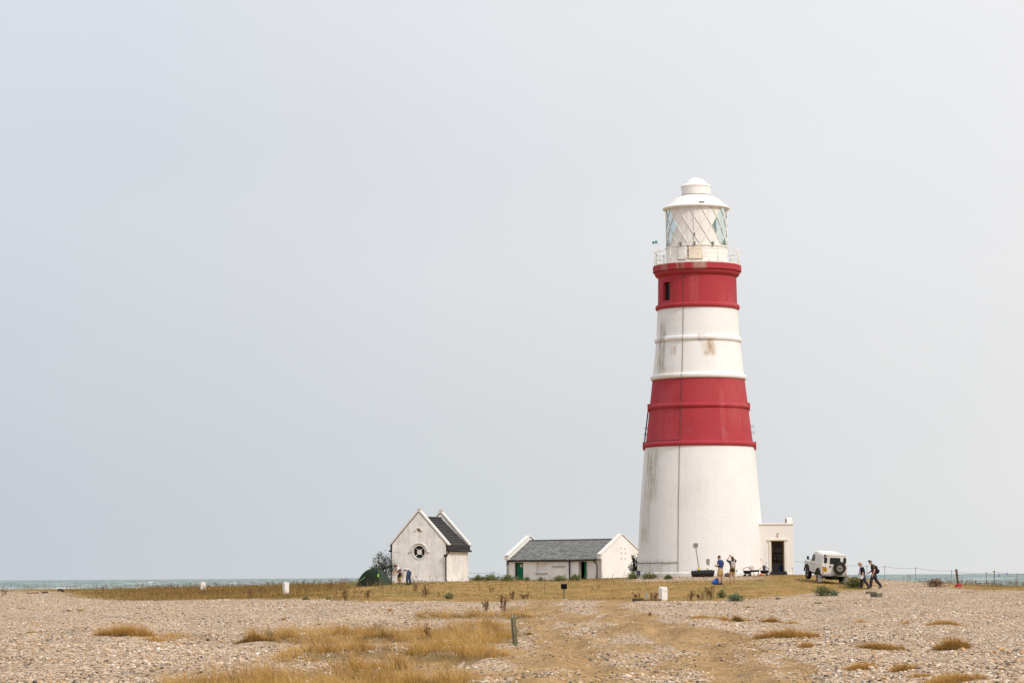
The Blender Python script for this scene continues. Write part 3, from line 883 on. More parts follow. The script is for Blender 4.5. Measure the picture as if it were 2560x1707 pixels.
for i in range(16):
    for s in (1, -1):
        a = 7 + 22.5 * i
        MB().tube([rad(a + s * 45 * k / 8, GR + .022, ZT - (ZT - ZB) * k / 8) for k in range(9)], .026, 6).build('glazing_bar', M_PAINT, lan, smooth=True)
MB().tube([rad(-4, 2.26, 23.9), rad(-4, 2.26, 26.6)], .02, 6).build('ladder_rod', M_PAINT, lan)
lathe_part('lens_pedestal', [(.02, 22.6), (.5, 22.6), (.5, 23.6), (.35, 23.7), (.02, 23.7)], M_PAINT, n=32, parent=lan)
roof = lathe_part('lantern_roof', [(2.05, 26.58), (2.28, 26.60), (2.44, 26.66), (2.46, 26.74), (2.42, 26.80), (2.18, 26.92), (1.98, 27.08), (1.86, 27.22), (1.80, 27.28), (1.70, 27.36), (1.35, 27.55), (1.10, 27.66), (1.04, 27.68), (.9, 27.68)], M_PAINT, parent=LH)
MB().lathe([(1.075, 27.66), (1.075, 27.715)], 96).build('rust_seam', pm('rust', (.20, .10, .05), .9, .4, 6), roof, smooth=True)
lathe_part('ventilator', [(1.06, 27.70), (1.06, 28.28), (1.10, 28.32), (1.10, 28.38), (1.0, 28.47), (.80, 28.58), (.77, 28.60)], M_PAINT, parent=roof)
lathe_part('dome_cap', [(.78, 28.60), (.70, 28.72), (.54, 28.85), (.32, 28.95), (.12, 28.99), (.01, 29.0)], M_PAINT, parent=roof, auto=80)
MB().box(-.2, .2, -.06, .06, 26.9, 26.97, rm(10, 2.32, 0)).build('roof_plate', pm('weathered_lead', (.2, .19, .17), .7, .2), roof)
b = MB(); b.tube([rad(-78, 1.1, 28.25), rad(-78, 1.22, 28.25), rad(-78, 1.22, 28.18)], .02, 6); b.build('vent_hook', M_RAIL, roof)
# doors in the lantern wall, rusting round their edges
M_RUSTP = pm('rust_stained_paint', (.74, .63, .50), .7, .22, 3.5, .1, 20, streak=.5, streak_col=(.35, .18, .08))
M_GAP = pm('dark_rusty_gap', (.09, .055, .035), .95, .4, 5)
for t0_, t1_, mt in ((-15, 9.5, M_RUSTP), (-38, -17.5, M_PAINT)):
    d_ = MB(); arc_plate(d_, 2.24, 2.275, t0_, t1_, 22.8, 23.77, 8); d_ = d_.build('lantern_door', mt, lan)
    e = MB()
    for q0, q1 in ((t0_ - .9, t0_), (t1_, t1_ + .9)): arc_plate(e, 2.24, 2.268, q0, q1, 22.8, 23.77, 2)
    arc_plate(e, 2.24, 2.271, t0_, t1_, 23.77, 23.79, 8)
    arc_plate(e, 2.24, 2.31, t0_ + 1, t1_ - 1, 22.76, 22.80, 8)
    e.build('door_gap', M_GAP, lan)
for tt in (-30, -4, 30):
    MB().box(-.075, .075, -.09, .05, 23.86, 24.05, rm(tt, 2.30, 0)).box(-.04, .04, -.06, .03, 23.74, 23.86, rm(tt, 2.30, 0)).build('lamp_bracket', pm('dull_lead', (.22, .21, .20), .6, .2), lan)
MB().box(-.03, .03, -.03, .02, 24.45, 24.7, rm(-4, 2.27, 0)).build('sensor', pm('black_plastic', (.03, .03, .03), .5), lan)
b = MB().tube([rad(-74, 2.9, 22.5), rad(-74, 2.9, 24.15)], .03, 6).tube([rad(-74, 2.9, 24.15), rad(-84, 3.1, 24.2)], .025, 6)
fl = b.build('lamp_pole', M_RAIL, LH)
for tt, rr in ((-79, 3.0), (-87, 3.15)):
    b = MB(); b.ell(rad(tt, rr, 24.28), (.09, .09, .1), 10, 7); b.build('floodlight', pm('turquoise_lamp', (.03, .22, .2), .4), fl, smooth=True)
# conduit down the shaft, branches, boxes
M_CON = pm('dark_conduit', (.12, .095, .08), .7, .3, 3)
def skin_r(z): return rt(z) + .03 + max([.19 * max(0, 1 - ((z - q) / .2) ** 2) for q in (9.47, 12.21, 14.36, 17.07, 19.47)])
zz = np.concatenate([np.arange(.35, 21.6, .12), [21.7]])
pts = [rad(-20.5 + .25 * math.sin(z * 2.1) * .3, skin_r(float(z)), float(z)) for z in zz] + [rad(-20.6, 3.12, 21.85), rad(-21.5, 3.24, 22.1), rad(-21.6, 3.24, 22.5)]
MB().tube(pts, .0155, 6).build('conduit', M_CON, LH, smooth=True)
for z, t_end, r_ in ((1.02, -84, .022), (9.72, -80, .02)):
    MB().tube([rad(-20.5 + (t_end + 20.5) * k / 14, rt(z) + .03, z + .02 * math.sin(k * 1.7)) for k in range(15)], r_, 6).build('conduit', M_CON, LH, smooth=True)
MB().tube([rad(-83, rt(12) + .1, 12.0), rad(-83, rt(9.6) + .1, 9.6)], .05, 6).build('drain_pipe', pm('black_pipe', (.03, .03, .032), .5), LH)
for t_, z in ((-80, 12.25), (78, 12.25), (-82, 9.5), (82, 9.45)):
    MB().box(-.1, .1, -.09, .1, z - .36, z + .22, rm(t_, rt(z) + .1, 0)).build('pipe_bracket', M_RED, LH)
for t_, z in ((-88, 10.75), (-88, 10.3), (86, 10.8), (86, 10.35)):
    c0 = rad(t_, rt(z), z)
    o_ = rad(t_, rt(z) + .22, z)
    q = [c0 + (o_ - c0) * (.5 - .5 * math.cos(a)) + Vector((0, 0, .09 * math.sin(a))) for a in np.linspace(0, 6.28, 13)]
    MB().tube(q, .014, 5).build('cable_loop', M_CON, LH)
jb = MB().box(-.14, .14, -.06, .02, 2.12, 2.38, rm(-4.2, rt(2.2), 0)).build('junction_box', pm('grey_brown_box', (.26, .235, .20), .7, .15), LH)
MB().tube([rad(-4.2 + 2.7 * k / 6, rt(2.1 - 1.55 * k / 6) + .03, 2.12 - 1.5 * k / 6) for k in range(7)], .016, 5).build('cable', pm('grey_cable', (.22, .21, .19), .6), jb)
MB().box(-.045, .045, -.06, .02, .52, .64, rm(-1.5, rt(.6), 0)).build('socket', M_CON, jb)
pg = [(-.13, .95), (-.12, 1.2), (-.04, 1.3), (.06, 1.24), (.11, 1.27), (.12, 1.0), (.09, .82), (.02, .74), (-.06, .83)]
mm = rm(6.4, rt(1.0) + .004, 0)
b = MB().plate(pg, (), .03, -.006)
b.v = [tuple(mm @ Vector(p)) for p in b.v]
b.build('bare_render_patch', pm('bare_grey_render', (.27, .265, .215), .95, .2, 8), LH)
MB().box(-.035, .035, -.02, .02, .53, .60, rm(5.7, rt(.56), 0)).build('wall_fixing', M_CON, LH)
MB().plate([(-.22, 1.25), (.22, 1.25), (.22, 1.98), (-.22, 1.98)], (), .03, -.02).build('notice_board', pm('white_board', (.78, .76, .73), .6, .04), LH, loc=at(1902, 1438, 192.2) - LH.location - Vector((0, .18, at(1902, 1438, 192.2).z - LH.location.z)))

# porch with its open door
PD = 192.3
def loc_(px, py, d=PD): return at(px, py, d) - LH.location
xl, xr = loc_(1892, 1436).x, loc_(1983.3, 1380).x
yf = PD - LH.location.y
zt_ = loc_(1940, 1311).z
dx0, dx1 = loc_(1928.2, 1390).x, loc_(1960.6, 1390).x
dz0, dz1 = loc_(1944, 1427).z, loc_(1944, 1351.2).z
M_PORCH = tower_paint('white_porch_paint', (.78, .735, .685), [], .04, .12, .1)
b = MB().plate([(xl, -.5), (dx0, -.5), (dx0, dz1), (dx1, dz1), (dx1, -.5), (xr, -.5), (xr, zt_), (xl, zt_)], (), .3, yf)
b.box(xr - .3, xr, yf + .3, yf + 4.2, -.5, zt_)
b.box(xl, xr - .3, yf + 3.9, yf + 4.2, -.5, zt_ - .01)
b.box(xl, xr - .3, yf + .3, yf + 3.9, zt_ - .25, zt_ - .02)
porch = b.build('porch', M_PORCH, LH)
MB().box(xl - .2, xr + .06, yf - .07, yf + 4.26, zt_ + .002, zt_ + .11).build('coping', M_PORCH, porch, bevel=.02)
MB().box(dx1 + .22, xr + .10, yf - .10, yf + 4.3, -.5, .21).box(xl, dx0 - .22, yf - .10, yf, -.5, .21).build('base_course', M_PORCH, porch)
M_FRAME = pm('cream_frame', (.72, .66, .58), .6, .06)
fb = MB().box(dx0 - .16, dx0 - .02, yf - .05, yf - .003, dz0 - .1, dz1 + .02).box(dx1 + .02, dx1 + .16, yf - .05, yf - .003, dz0 - .1, dz1 + .02).box(dx0 - .24, dx1 + .24, yf - .12, yf - .003, dz1 + .02, dz1 + .12)
fb.build('door_surround', M_FRAME, porch)
M_OCHRE = pm('ochre_wood', (.22, .13, .045), .6, .2, 5)
MB().box(dx0, dx0 + .05, yf + .08, yf + .2, dz0, dz1).box(dx1 - .08, dx1, yf + .08, yf + .2, dz0, dz1).box(dx0 + .05, dx1 - .08, yf + .08, yf + .2, dz1 - .06, dz1).build('door_frame', M_OCHRE, porch)
MB().box(dx0 - .06, dx1 + .14, yf - .35, yf + .3, -.4, dz0 - .01).build('step', pm('black_step', (.022, .022, .024), .6, .2), porch, bevel=.015)
MB().box(xl, xr - .3, yf + .3, yf + 3.9, dz0 - .3, dz0 - .02).build('floor', pm('dark_floor', (.08, .07, .06), .8), porch)
pb = MB().box(-.14, .14, -.02, 0, -.2, .24)
pl_ = loc_(1942.8, 1338)
plq = MB().box(-.02, .13, -.03, 0, .10, .18).box(-.06, .06, -.035, 0, -.03, .05).box(-.01, .08, -.035, 0, -.16, -.06)
plq.build('wall_emblem', pm('faded_pink_relief', (.50, .38, .31), .8, .25, 9), porch, loc=(pl_.x, yf, pl_.z))
vx0, vx1, vz0 = loc_(1968.5, 1300).x, loc_(1982.5, 1300).x, zt_ + .11
MB().prism([(.5 + yf, vz0), (1.1 + yf, vz0), (1.1 + yf, vz0 + .30), (1.0 + yf, vz0 + .40), (.6 + yf, vz0 + .40), (.5 + yf, vz0 + .30)], vx0, vx1).build('roof_vent', M_PORCH, porch)
MB().box(vx0 - .05, vx0 - .002, yf + .55, yf + 1.05, vz0, vz0 + .34).build('vent_louvre', pm('dark_louvre', (.12, .09, .07), .8), porch)
# ------------------------------------------------------------------ small gabled house
M_HWALL = pm('weathered_white_wall', (.79, .76, .72), .9, .17, 1.3, .25, 12, streak=.6, streak_col=(.34, .315, .27))
M_HTRIM = pm('white_trim', (.69, .66, .615), .85, .08, 3, .1, 15, streak=.35, streak_col=(.42, .36, .28))
M_BLACK = pm('black_ironwork', (.022, .022, .025), .5, .25, 4)
M_TILE = pm('dark_grey_tile', (.040, .037, .036), .75, .25, 3, .2, 20)
M_SLATE = pm('grey_slate', (.185, .183, .172), .75, .5, 2.6, .2, 25)
HW, HL, HE, HA = 4.05, 4.6, 2.69, 4.93
pf = at(1047.5, 1454, 190.0)
HRZ = R(-19.3)
inw = Vector((-math.sin(HRZ), math.cos(HRZ), 0))
hc = Vector((pf.x, pf.y, 1.36)) + inw * (HL / 2)
HO = empty('small_house', hc, HRZ)
tag(HO, 'small white gabled house with a round window and dark tiled roof', 'house')
y0, y1, hw = -HL / 2, HL / 2, HW / 2
def ring(cx, cz, r, n=40): return [(cx + r * math.cos(2 * math.pi * i / n), cz + r * math.sin(2 * math.pi * i / n)) for i in range(n)]
gable = [(-hw, -.6), (hw, -.6), (hw, HE), (0, HA), (-hw, HE)]
MB().plate(gable, [ring(.02, 2.13, .47), ring(0, 3.66, .13, 20)], .3, y0).build('front_wall', M_HWALL, HO)
MB().plate(gable, (), .3, y1 - .3).build('back_wall', M_HWALL, HO)
for s in (-1, 1):
    MB().box(min(s * hw, s * (hw - .3)), max(s * hw, s * (hw - .3)), y0 + .3, y1 - .3, -.6, 2.28).build('side_wall', M_HWALL, HO)
MB().box(-hw - .05, hw + .05, y0 - .05, y0 - .002, -.6, .2).box(hw + .002, hw + .05, y0, y1, -.6, .2).build('plinth', M_HWALL, HO)
# copings, kneelers and finials of both gables
for yy in (y0, y1 - .3):
    for s in (-1, 1):
        b = MB()
        b.bar((s * (hw + .22), yy + .15, HE - .17), (0, yy + .15, HA + .075), .44, .13, up=(0, 1, 0)) if False else None
        a0, a1 = Vector((s * (hw + .2), 0, HE - .12)), Vector((s * .015, 0, HA + .08))
        n_ = Vector((-(a1.z - a0.z), 0, (a1.x - a0.x))).normalized()
        if n_.z < 0: n_ = -n_
        q = [a0, a1, a1 + n_ * .105, a0 + n_ * .105]
        v = [(p.x, yy - .045, p.z) for p in q] + [(p.x, yy + .35, p.z) for p in q]
        b.add(v, [(0, 1, 2, 3), (7, 6, 5, 4), (0, 4, 5, 1), (1, 5, 6, 2), (2, 6, 7, 3), (3, 7, 4, 0)])
        b.build('coping', M_HTRIM, HO)
    b = MB().box(-.12, .12, yy + .0, yy + .3, HA + .06, HA + .22).box(-.16, .16, yy - .03, yy + .33, HA + .22, HA + .27)
    b.build('finial', M_HTRIM, HO)
# roof: courses of tiles, each its own overlapping slab
NC = 11
for s in (-1, 1):
    ex, ez, rx, rz_ = hw + .02, 2.62, 0.0, 4.58
    for k in range(NC):
        f0, f1 = k / NC, (k + 1.15) / NC
        p0_, p1_ = Vector((ex + (rx - ex) * f0, 0, ez + (rz_ - ez) * f0)), Vector((ex + (rx - ex) * min(f1, 1), 0, ez + (rz_ - ez) * min(f1, 1)))
        nn = Vector(((rz_ - ez), 0, (ex - rx))).normalized()
        b = MB()
        ny = 9
        for j in range(ny):                                   # single tiles, a little uneven
            ya, yb = y0 + .3 + (HL - .6) * j / ny, y0 + .3 + (HL - .6) * (j + 1) / ny - .012
            lift = random.uniform(.04, .058)
            q = [p0_ + nn * (lift - .03), p1_ + nn * .0, p1_ + nn * .018, p0_ + nn * lift]
            v = [(s * p.x, ya, p.z) for p in q] + [(s * p.x, yb, p.z) for p in q]
            b.add(v, [(0, 1, 2, 3), (7, 6, 5, 4), (0, 4, 5, 1), (1, 5, 6, 2), (2, 6, 7, 3), (3, 7, 4, 0)])
        b.build('tile_course', M_TILE, HO)
    u = MB().add([(s * hw, y0 + .3, 2.25), (s * hw, y1 - .3, 2.25), (s * (hw + .01), y0 + .3, 2.62), (s * (hw + .01), y1 - .3, 2.62), (0, y0 + .3, 4.55), (0, y1 - .3, 4.55)], [(0, 1, 3, 2), (2, 3, 5, 4)])
    u.build('roof_underlay', M_TILE, HO)
    e = MB()
    xa, xb = s * (hw + .002), s * (hw + .16)
    v = [(xa, y0 + .05, 2.2), (xb, y0 + .05, 2.26), (xb, y0 + .05, 2.62), (xa, y0 + .05, 2.66)]
    v += [(p[0], y1 - .05, p[2]) for p in v]
    e.add(v, [(0, 1, 2, 3), (7, 6, 5, 4), (0, 4, 5, 1), (1, 5, 6, 2), (2, 6, 7, 3), (3, 7, 4, 0)])
    e.build('eaves_board', M_TILE, HO)
    g = MB().tube([(s * (hw + .2), y0 - .02, 2.22), (s * (hw + .2), y1 + .05, 2.2)], .07, 8)
    g.build('gutter', M_BLACK, HO, smooth=True)
MB().prism([(-.001, 0)] * 0 + [(y0 + .3, 4.56), (y1 - .3, 4.56), (y1 - .3, 4.66), (y0 + .3, 4.66)], -.09, .09).build('ridge', M_TILE, HO)
# downpipes at the two front corners
dp = MB().tube([(hw + .22, y0 + .1, 2.24), (hw + .2, y0 + .05, 2.05), (hw - .05 + .1, y0 - .1, 1.92), (hw + .05, y0 - .1, .22), (hw + .13, y0 - .16, .02), (hw + .16, y0 - .2, -.1)], .048, 8)
dp.box(hw - .06, hw + .15, y0 - .2, y0 - .02, 1.78, 1.95)
dp.build('downpipe', M_BLACK, HO, smooth=True, auto=40)
MB().tube([(-hw - .06, y0 - .06, 2.2), (-hw - .06, y0 - .06, -.1)], .05, 8).build('downpipe', M_BLACK, HO, smooth=True)
# round window: frame, disc, spokes, four panes
b = MB()
n = 40
for r0, r1, ya, yb in ((.44, .53, y0 - .03, y0 + .12),):
    v, f = [], []
    for i in range(n):
        c, s = math.cos(2 * math.pi * i / n), math.sin(2 * math.pi * i / n)
        v += [(.02 + r0 * c, ya, 2.13 + r0 * s), (.02 + r1 * c, ya, 2.13 + r1 * s), (.02 + r1 * c, yb, 2.13 + r1 * s), (.02 + r0 * c, yb, 2.13 + r0 * s)]
    for i in range(n):
        j = (i + 1) % n
        for k in range(4): f.append((i * 4 + k, j * 4 + k, j * 4 + (k + 1) % 4, i * 4 + (k + 1) % 4))
    b.add(v, f)
rw = b.build('round_window', M_HTRIM, HO)
for q in range(4):
    a0 = math.pi / 4 + q * math.pi / 2
    pts = [(.02 + r * math.cos(a), 2.13 + r * math.sin(a)) for r, rng in ((.445, np.linspace(a0, a0 + 1.5708, 9)), (.16, np.linspace(a0 + 1.5708, a0, 9))) for a in rng]
    MB().plate(pts, (), .02, y0 + .12).build('pane', M_GLASSDK, rw)
    MB().bar((.02 + .15 * math.cos(a0), y0 + .1, 2.13 + .15 * math.sin(a0)), (.02 + .46 * math.cos(a0), y0 + .1, 2.13 + .46 * math.sin(a0)), .04, .035, up=(0, 1, 0)).build('spoke', M_HTRIM, rw)
MB().plate(ring(.02, 2.13, .18, 28), (), .06, y0 + .06).build('centre_disc', M_HTRIM, rw)
def hood(cx, cz, r, w, stub, name):
    b = MB()
    pts = [(cx + r * math.cos(a), y0 - .04, cz + r * math.sin(a)) for a in np.linspace(math.pi, 0, 19)]
    b.tube([(cx - r - stub, y0 - .04, cz), (cx - r + .0, y0 - .04, cz)], w, 6)
    b.tube(pts, w, 6)
    b.tube([(cx + r, y0 - .04, cz), (cx + r + stub, y0 - .04, cz)], w, 6)
    return b.build(name, M_HTRIM, HO, smooth=True)
hood(.02, 2.13, .62, .05, .16, 'hood_mould')
hood(0, 3.64, .19, .04, .11, 'hood_mould')
MB().plate(ring(0, 3.66, .125, 20), (), .05, y0 + .1).build('air_vent', pm('stone_vent', (.42, .34, .25), .9, .3, 12), HO)
for zz in (.55, 1.35, 2.15):                             # faint corner stones under the paint
    for sx in (-1, 1):
        MB().box(sx * hw - (.5 if sx > 0 else 0), sx * hw + (0 if sx > 0 else .5), y0 - .014, y0 - .002, zz, zz + .38).build('quoin', M_HWALL, HO)

# ------------------------------------------------------------------ long low shed
SL, SW = 10.4, 5.6
SRZ = R(-39.9)
corner = at(1504.5, 1445, 225.0)
ex_, ey_ = Vector((math.cos(SRZ), math.sin(SRZ), 0)), Vector((-math.sin(SRZ), math.cos(SRZ), 0))
sc_ = Vector((corner.x, corner.y, 1.02)) - ex_ * (SL / 2) + ey_ * (SW / 2)
SH = empty('long_shed', sc_, SRZ)
tag(SH, 'long low white shed with a slate roof and green door behind the lighthouse', 'shed')
M_SWALL = pm('white_shed_wall', (.785, .765, .735), .9, .08, .9, .2, 10, streak=.25, streak_col=(.42, .38, .32))
M_GREEN = pm('green_door_paint', (.006, .13, .062), .5, .12, 2)
yf, yb = -SW / 2, SW / 2
def sx(X): return -SL / 2 + (X - 205) / 1385 * SL
def sz(Y): return 2.1 - (Y - 545) / 169
MB().plate([(-SL / 2, -1), (sx(325), -1), (sx(325), sz(578)), (sx(455), sz(578)), (sx(455), -1), (sx(1262), -1), (sx(1262), sz(562)), (sx(1525), sz(562)), (sx(1525), -1), (SL / 2, -1), (SL / 2, 2.1), (-SL / 2, 2.1)],
           [[(sx(645), sz(735)), (sx(805), sz(735)), (sx(805), sz(575)), (sx(645), sz(575))]], .35, yf).build('front_wall', M_SWALL, SH)
MB().box(-SL / 2, SL / 2, yb - .3, yb, -1, 2.1).build('back_wall', M_SWALL, SH)
gp = [(yf, -1), (yb, -1), (yb, 2.5), (0, 4.12), (yf, 2.5)]
for xg, nm in ((-SL / 2, 'gable_wall'), (SL / 2 - .3, 'gable_wall')):
    MB().prism(gp, xg - (.01 if xg < 0 else -.01), xg + .3 + (.01 if xg > 0 else -.01)).build(nm, M_SWALL, SH)
    for s in (-1, 1):
        a0, a1 = Vector((0, s * (SW / 2 + .16), 2.44)), Vector((0, s * .02, 4.17))
        n_ = Vector((0, -(a1.z - a0.z), (a1.y - a0.y))).normalized()
        if n_.z < 0: n_ = -n_
        q = [a0, a1, a1 + n_ * .10, a0 + n_ * .10]
        v = [(xg - .06, p.y, p.z) for p in q] + [(xg + .38, p.y, p.z) for p in q]
        MB().add(v, [(0, 1, 2, 3), (7, 6, 5, 4), (0, 4, 5, 1), (1, 5, 6, 2), (2, 6, 7, 3), (3, 7, 4, 0)]).build('coping', M_HTRIM, SH)
        MB().box(xg - .05, xg + .37, min(s * SW / 2, s * (SW / 2 + .2)), max(s * SW / 2, s * (SW / 2 + .2)), 2.12, 2.43).build('kneeler', M_HTRIM, SH)
NCS = 15
for s in (-1, 1):
    ey0, ez0, rz0 = SW / 2 + .12, 2.10, 3.80
    for k in range(NCS):
        f0, f1 = k / NCS, min((k + 1.3) / NCS, 1.0)
        P = lambda f: Vector((0, ey0 * (1 - f), ez0 + (rz0 - ez0) * f))
        nn = Vector((0, (rz0 - ez0), ey0)).normalized()
        b = MB()
        nx = 24
        for j in range(nx):
            o = .5 if k % 2 else 0.0
            xa = -SL / 2 + .29 + (SL - .58) * max(0, (j - o)) / (nx - .0)
            xb = -SL / 2 + .29 + (SL - .58) * min(nx, (j + 1 - o)) / nx - .012
            l = random.uniform(.022, .045)
            q = [P(f0) + nn * (l - .012), P(f1), P(f1) + nn * .01, P(f0) + nn * l]
            v = [(xa, s * p.y, p.z) for p in q] + [(xb, s * p.y, p.z) for p in q]
            b.add(v, [(0, 1, 2, 3), (7, 6, 5, 4), (0, 4, 5, 1), (1, 5, 6, 2), (2, 6, 7, 3), (3, 7, 4, 0)])
        b.build('slate_course', M_SLATE, SH)
    MB().add([(-SL / 2 + .3, s * ey0, ez0 - .02), (SL / 2 - .3, s * ey0, ez0 - .02), (SL / 2 - .3, 0, rz0 - .02), (-SL / 2 + .3, 0, rz0 - .02)], [(0, 1, 2, 3)]).build('roof_underlay', M_SLATE, SH)
M_LEAD = pm('dark_ridge', (.045, .045, .055), .6, .2, 3)
for j in range(14):
    xa = -SL / 2 + .3 + (SL - .6) * j / 14
    MB().prism([(-.16, 3.74), (0, 3.86), (.16, 3.74), (.14, 3.70), (0, 3.81), (-.14, 3.70)], xa, xa + (SL - .6) / 14 - .01).build('ridge_tile', M_LEAD, SH)
b = MB().tube([(-SL / 2 + .2, yf - .18, 2.02), (sx(500), yf - .18, 2.04), (sx(900), yf - .18, 2.0), (sx(1140), yf - .18, 1.99), (sx(1330), yf - .18, 2.03), (SL / 2 - .35, yf - .18, 2.08)], .065, 8)
b.build('gutter', M_BLACK, SH, smooth=True)
MB().box(-SL / 2 + .3, SL / 2 - .3, yf - .04, yf - .002, 1.93, 2.1).build('eaves_board', M_HTRIM, SH)
MB().tube([(sx(1140), yf - .14, 2.0), (sx(1140), yf - .1, 1.8), (sx(1140), yf - .1, -.3)], .055, 8).build('downpipe', M_BLACK, SH, smooth=True)
MB().tube([(sx(1488), yf - .16, 2.05), (sx(1500), yf - .14, 1.9), (sx(1533), yf - .1, 1.7), (sx(1533), yf - .1, -.3)], .055, 8).build('downpipe', M_BLACK, SH, smooth=True)
MB().tube([(sx(238), yf - .16, 2.0), (sx(236), yf - .1, 1.85), (sx(212), yf - .08, 1.72)], .045, 8).build('downpipe', M_BLACK, SH, smooth=True)
# green door set back in its opening, with notice and latch
gd = MB()
for j in range(5):
    w_ = (sx(455) - sx(343)) / 5
    gd.box(sx(343) + w_ * j + .006, sx(343) + w_ * (j + 1) - .006, yf + .14, yf + .18, -.9, sz(580))
gdo = gd.build('door', M_GREEN, SH)
MB().box(sx(325), sx(343), yf + .12, yf + .22, -.9, sz(580)).build('door_frame', M_BLACK, gdo)
MB().box(sx(398), sx(430), yf + .115, yf + .138, sz(645), sz(605)).build('notice', pm('faded_notice', (.62, .50, .38), .7, .25, 9), gdo)
MB().box(sx(345), sx(368), yf + .08, yf + .138, sz(738), sz(728)).build('latch', M_BLACK, gdo)
MB().box(sx(645), sx(805), yf + .2, yf + .3, sz(735), sz(575)).build('blocked_window', M_SWALL, SH)
MB().box(sx(635), sx(818), yf - .09, yf - .002, sz(744), sz(735)).build('window_sill', pm('shade_dark_sill', (.30, .265, .20), .9, .2, 6), SH)  # sill coloured dark all over, standing in for the shade under its edge
MB().box(sx(905), sx(1125), yf - .035, yf - .003, -1, 1.93).build('wall_panel', M_SWALL, SH)
MB().box(sx(890), sx(1078), yf - .11, yf - .036, sz(646), sz(637)).build('ledge', pm('shade_dark_sill', (.30, .265, .20), .9, .2, 6), SH)  # same dark colour paints in the shade line below the ledge
# open doorway with a green frame and the wall set back inside
dwy = MB().box(sx(1345), sx(1357), yf + .02, yf + .12, -1, sz(575)).box(sx(1262), sx(1360), yf + .02, yf + .12, sz(572), sz(562)).build('doorway_frame', M_GREEN, SH)
MB().box(sx(1303), sx(1344), yf + .9, yf + 1.0, -1, sz(563)).build('inner_door', M_SWALL, SH)
MB().box(sx(1358), sx(1525), yf + .16, yf + .3, -1, sz(563)).build('blocked_doorway', M_SWALL, SH)
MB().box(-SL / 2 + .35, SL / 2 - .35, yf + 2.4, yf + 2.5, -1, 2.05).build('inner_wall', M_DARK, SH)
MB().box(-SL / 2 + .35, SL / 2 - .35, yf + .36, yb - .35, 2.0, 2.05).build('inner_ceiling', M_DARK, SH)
M_VENT = pm('rusty_vent', (.22, .13, .07), .9, .4, 9)
for yv, zv in ((-.14, 3.02), (.42, 2.98), (-.12, 2.63), (.42, 2.6), (-.14, 2.17), (.42, 2.14)):
    MB().tube([(SL / 2 + .008, yv, zv), (SL / 2 + .035, yv, zv)], .055, 8).build('air_vent', M_VENT, SH)

# ------------------------------------------------------------------ plants
def leaves(c, size, tone, flat=0.0, seed=0):
    """leaf-sized four-cornered faces at centres c"""
    r = np.random.default_rng(seed)
    n = len(c)
    u = r.normal(size=(n, 3)); u[:, 2] *= (1 - flat); u /= np.linalg.norm(u, axis=1)[:, None]
    w = r.normal(size=(n, 3)); w -= u * (u * w).sum(1)[:, None]; w /= np.linalg.norm(w, axis=1)[:, None]
    s = np.asarray(size)[:, None] * r.uniform(.6, 1.3, (n, 1))
    V = np.stack([c - u * s, c + w * s * .45, c + u * s, c - w * s * .45], 1).reshape(-1, 3)
    F = np.arange(n * 4).reshape(-1, 4)
    return V, F, np.repeat(np.clip(tone, 0, 1), 4)
BARK = pm('dark_twigs', (.07, .055, .045), .9, .3, 5)
DRYSTEM = pm('dry_brown_stems', (.19, .115, .055), .9, .3, 6)
DOCK = leafm('brown_seed_heads', [(0, (.055, .03, .018)), (.4, (.13, .065, .032)), (.7, (.22, .12, .055)), (1, (.36, .23, .11))], .9, .15)
DKGREEN = leafm('dark_shrub_leaves', [(0, (.016, .024, .009)), (.5, (.04, .055, .02)), (1, (.10, .10, .04))])
BUSH = leafm('coastal_bush_leaves', [(0, (.075, .09, .035)), (.4, (.165, .185, .065)), (.75, (.26, .265, .11)), (1, (.40, .35, .18))])
KALE = leafm('blue_green_leaves', [(0, (.06, .10, .06)), (.5, (.14, .22, .13)), (1, (.25, .33, .20))])
RUSTB = leafm('reddish_brown_bush', [(0, (.09, .045, .025)), (.5, (.20, .10, .055)), (1, (.34, .22, .12))])
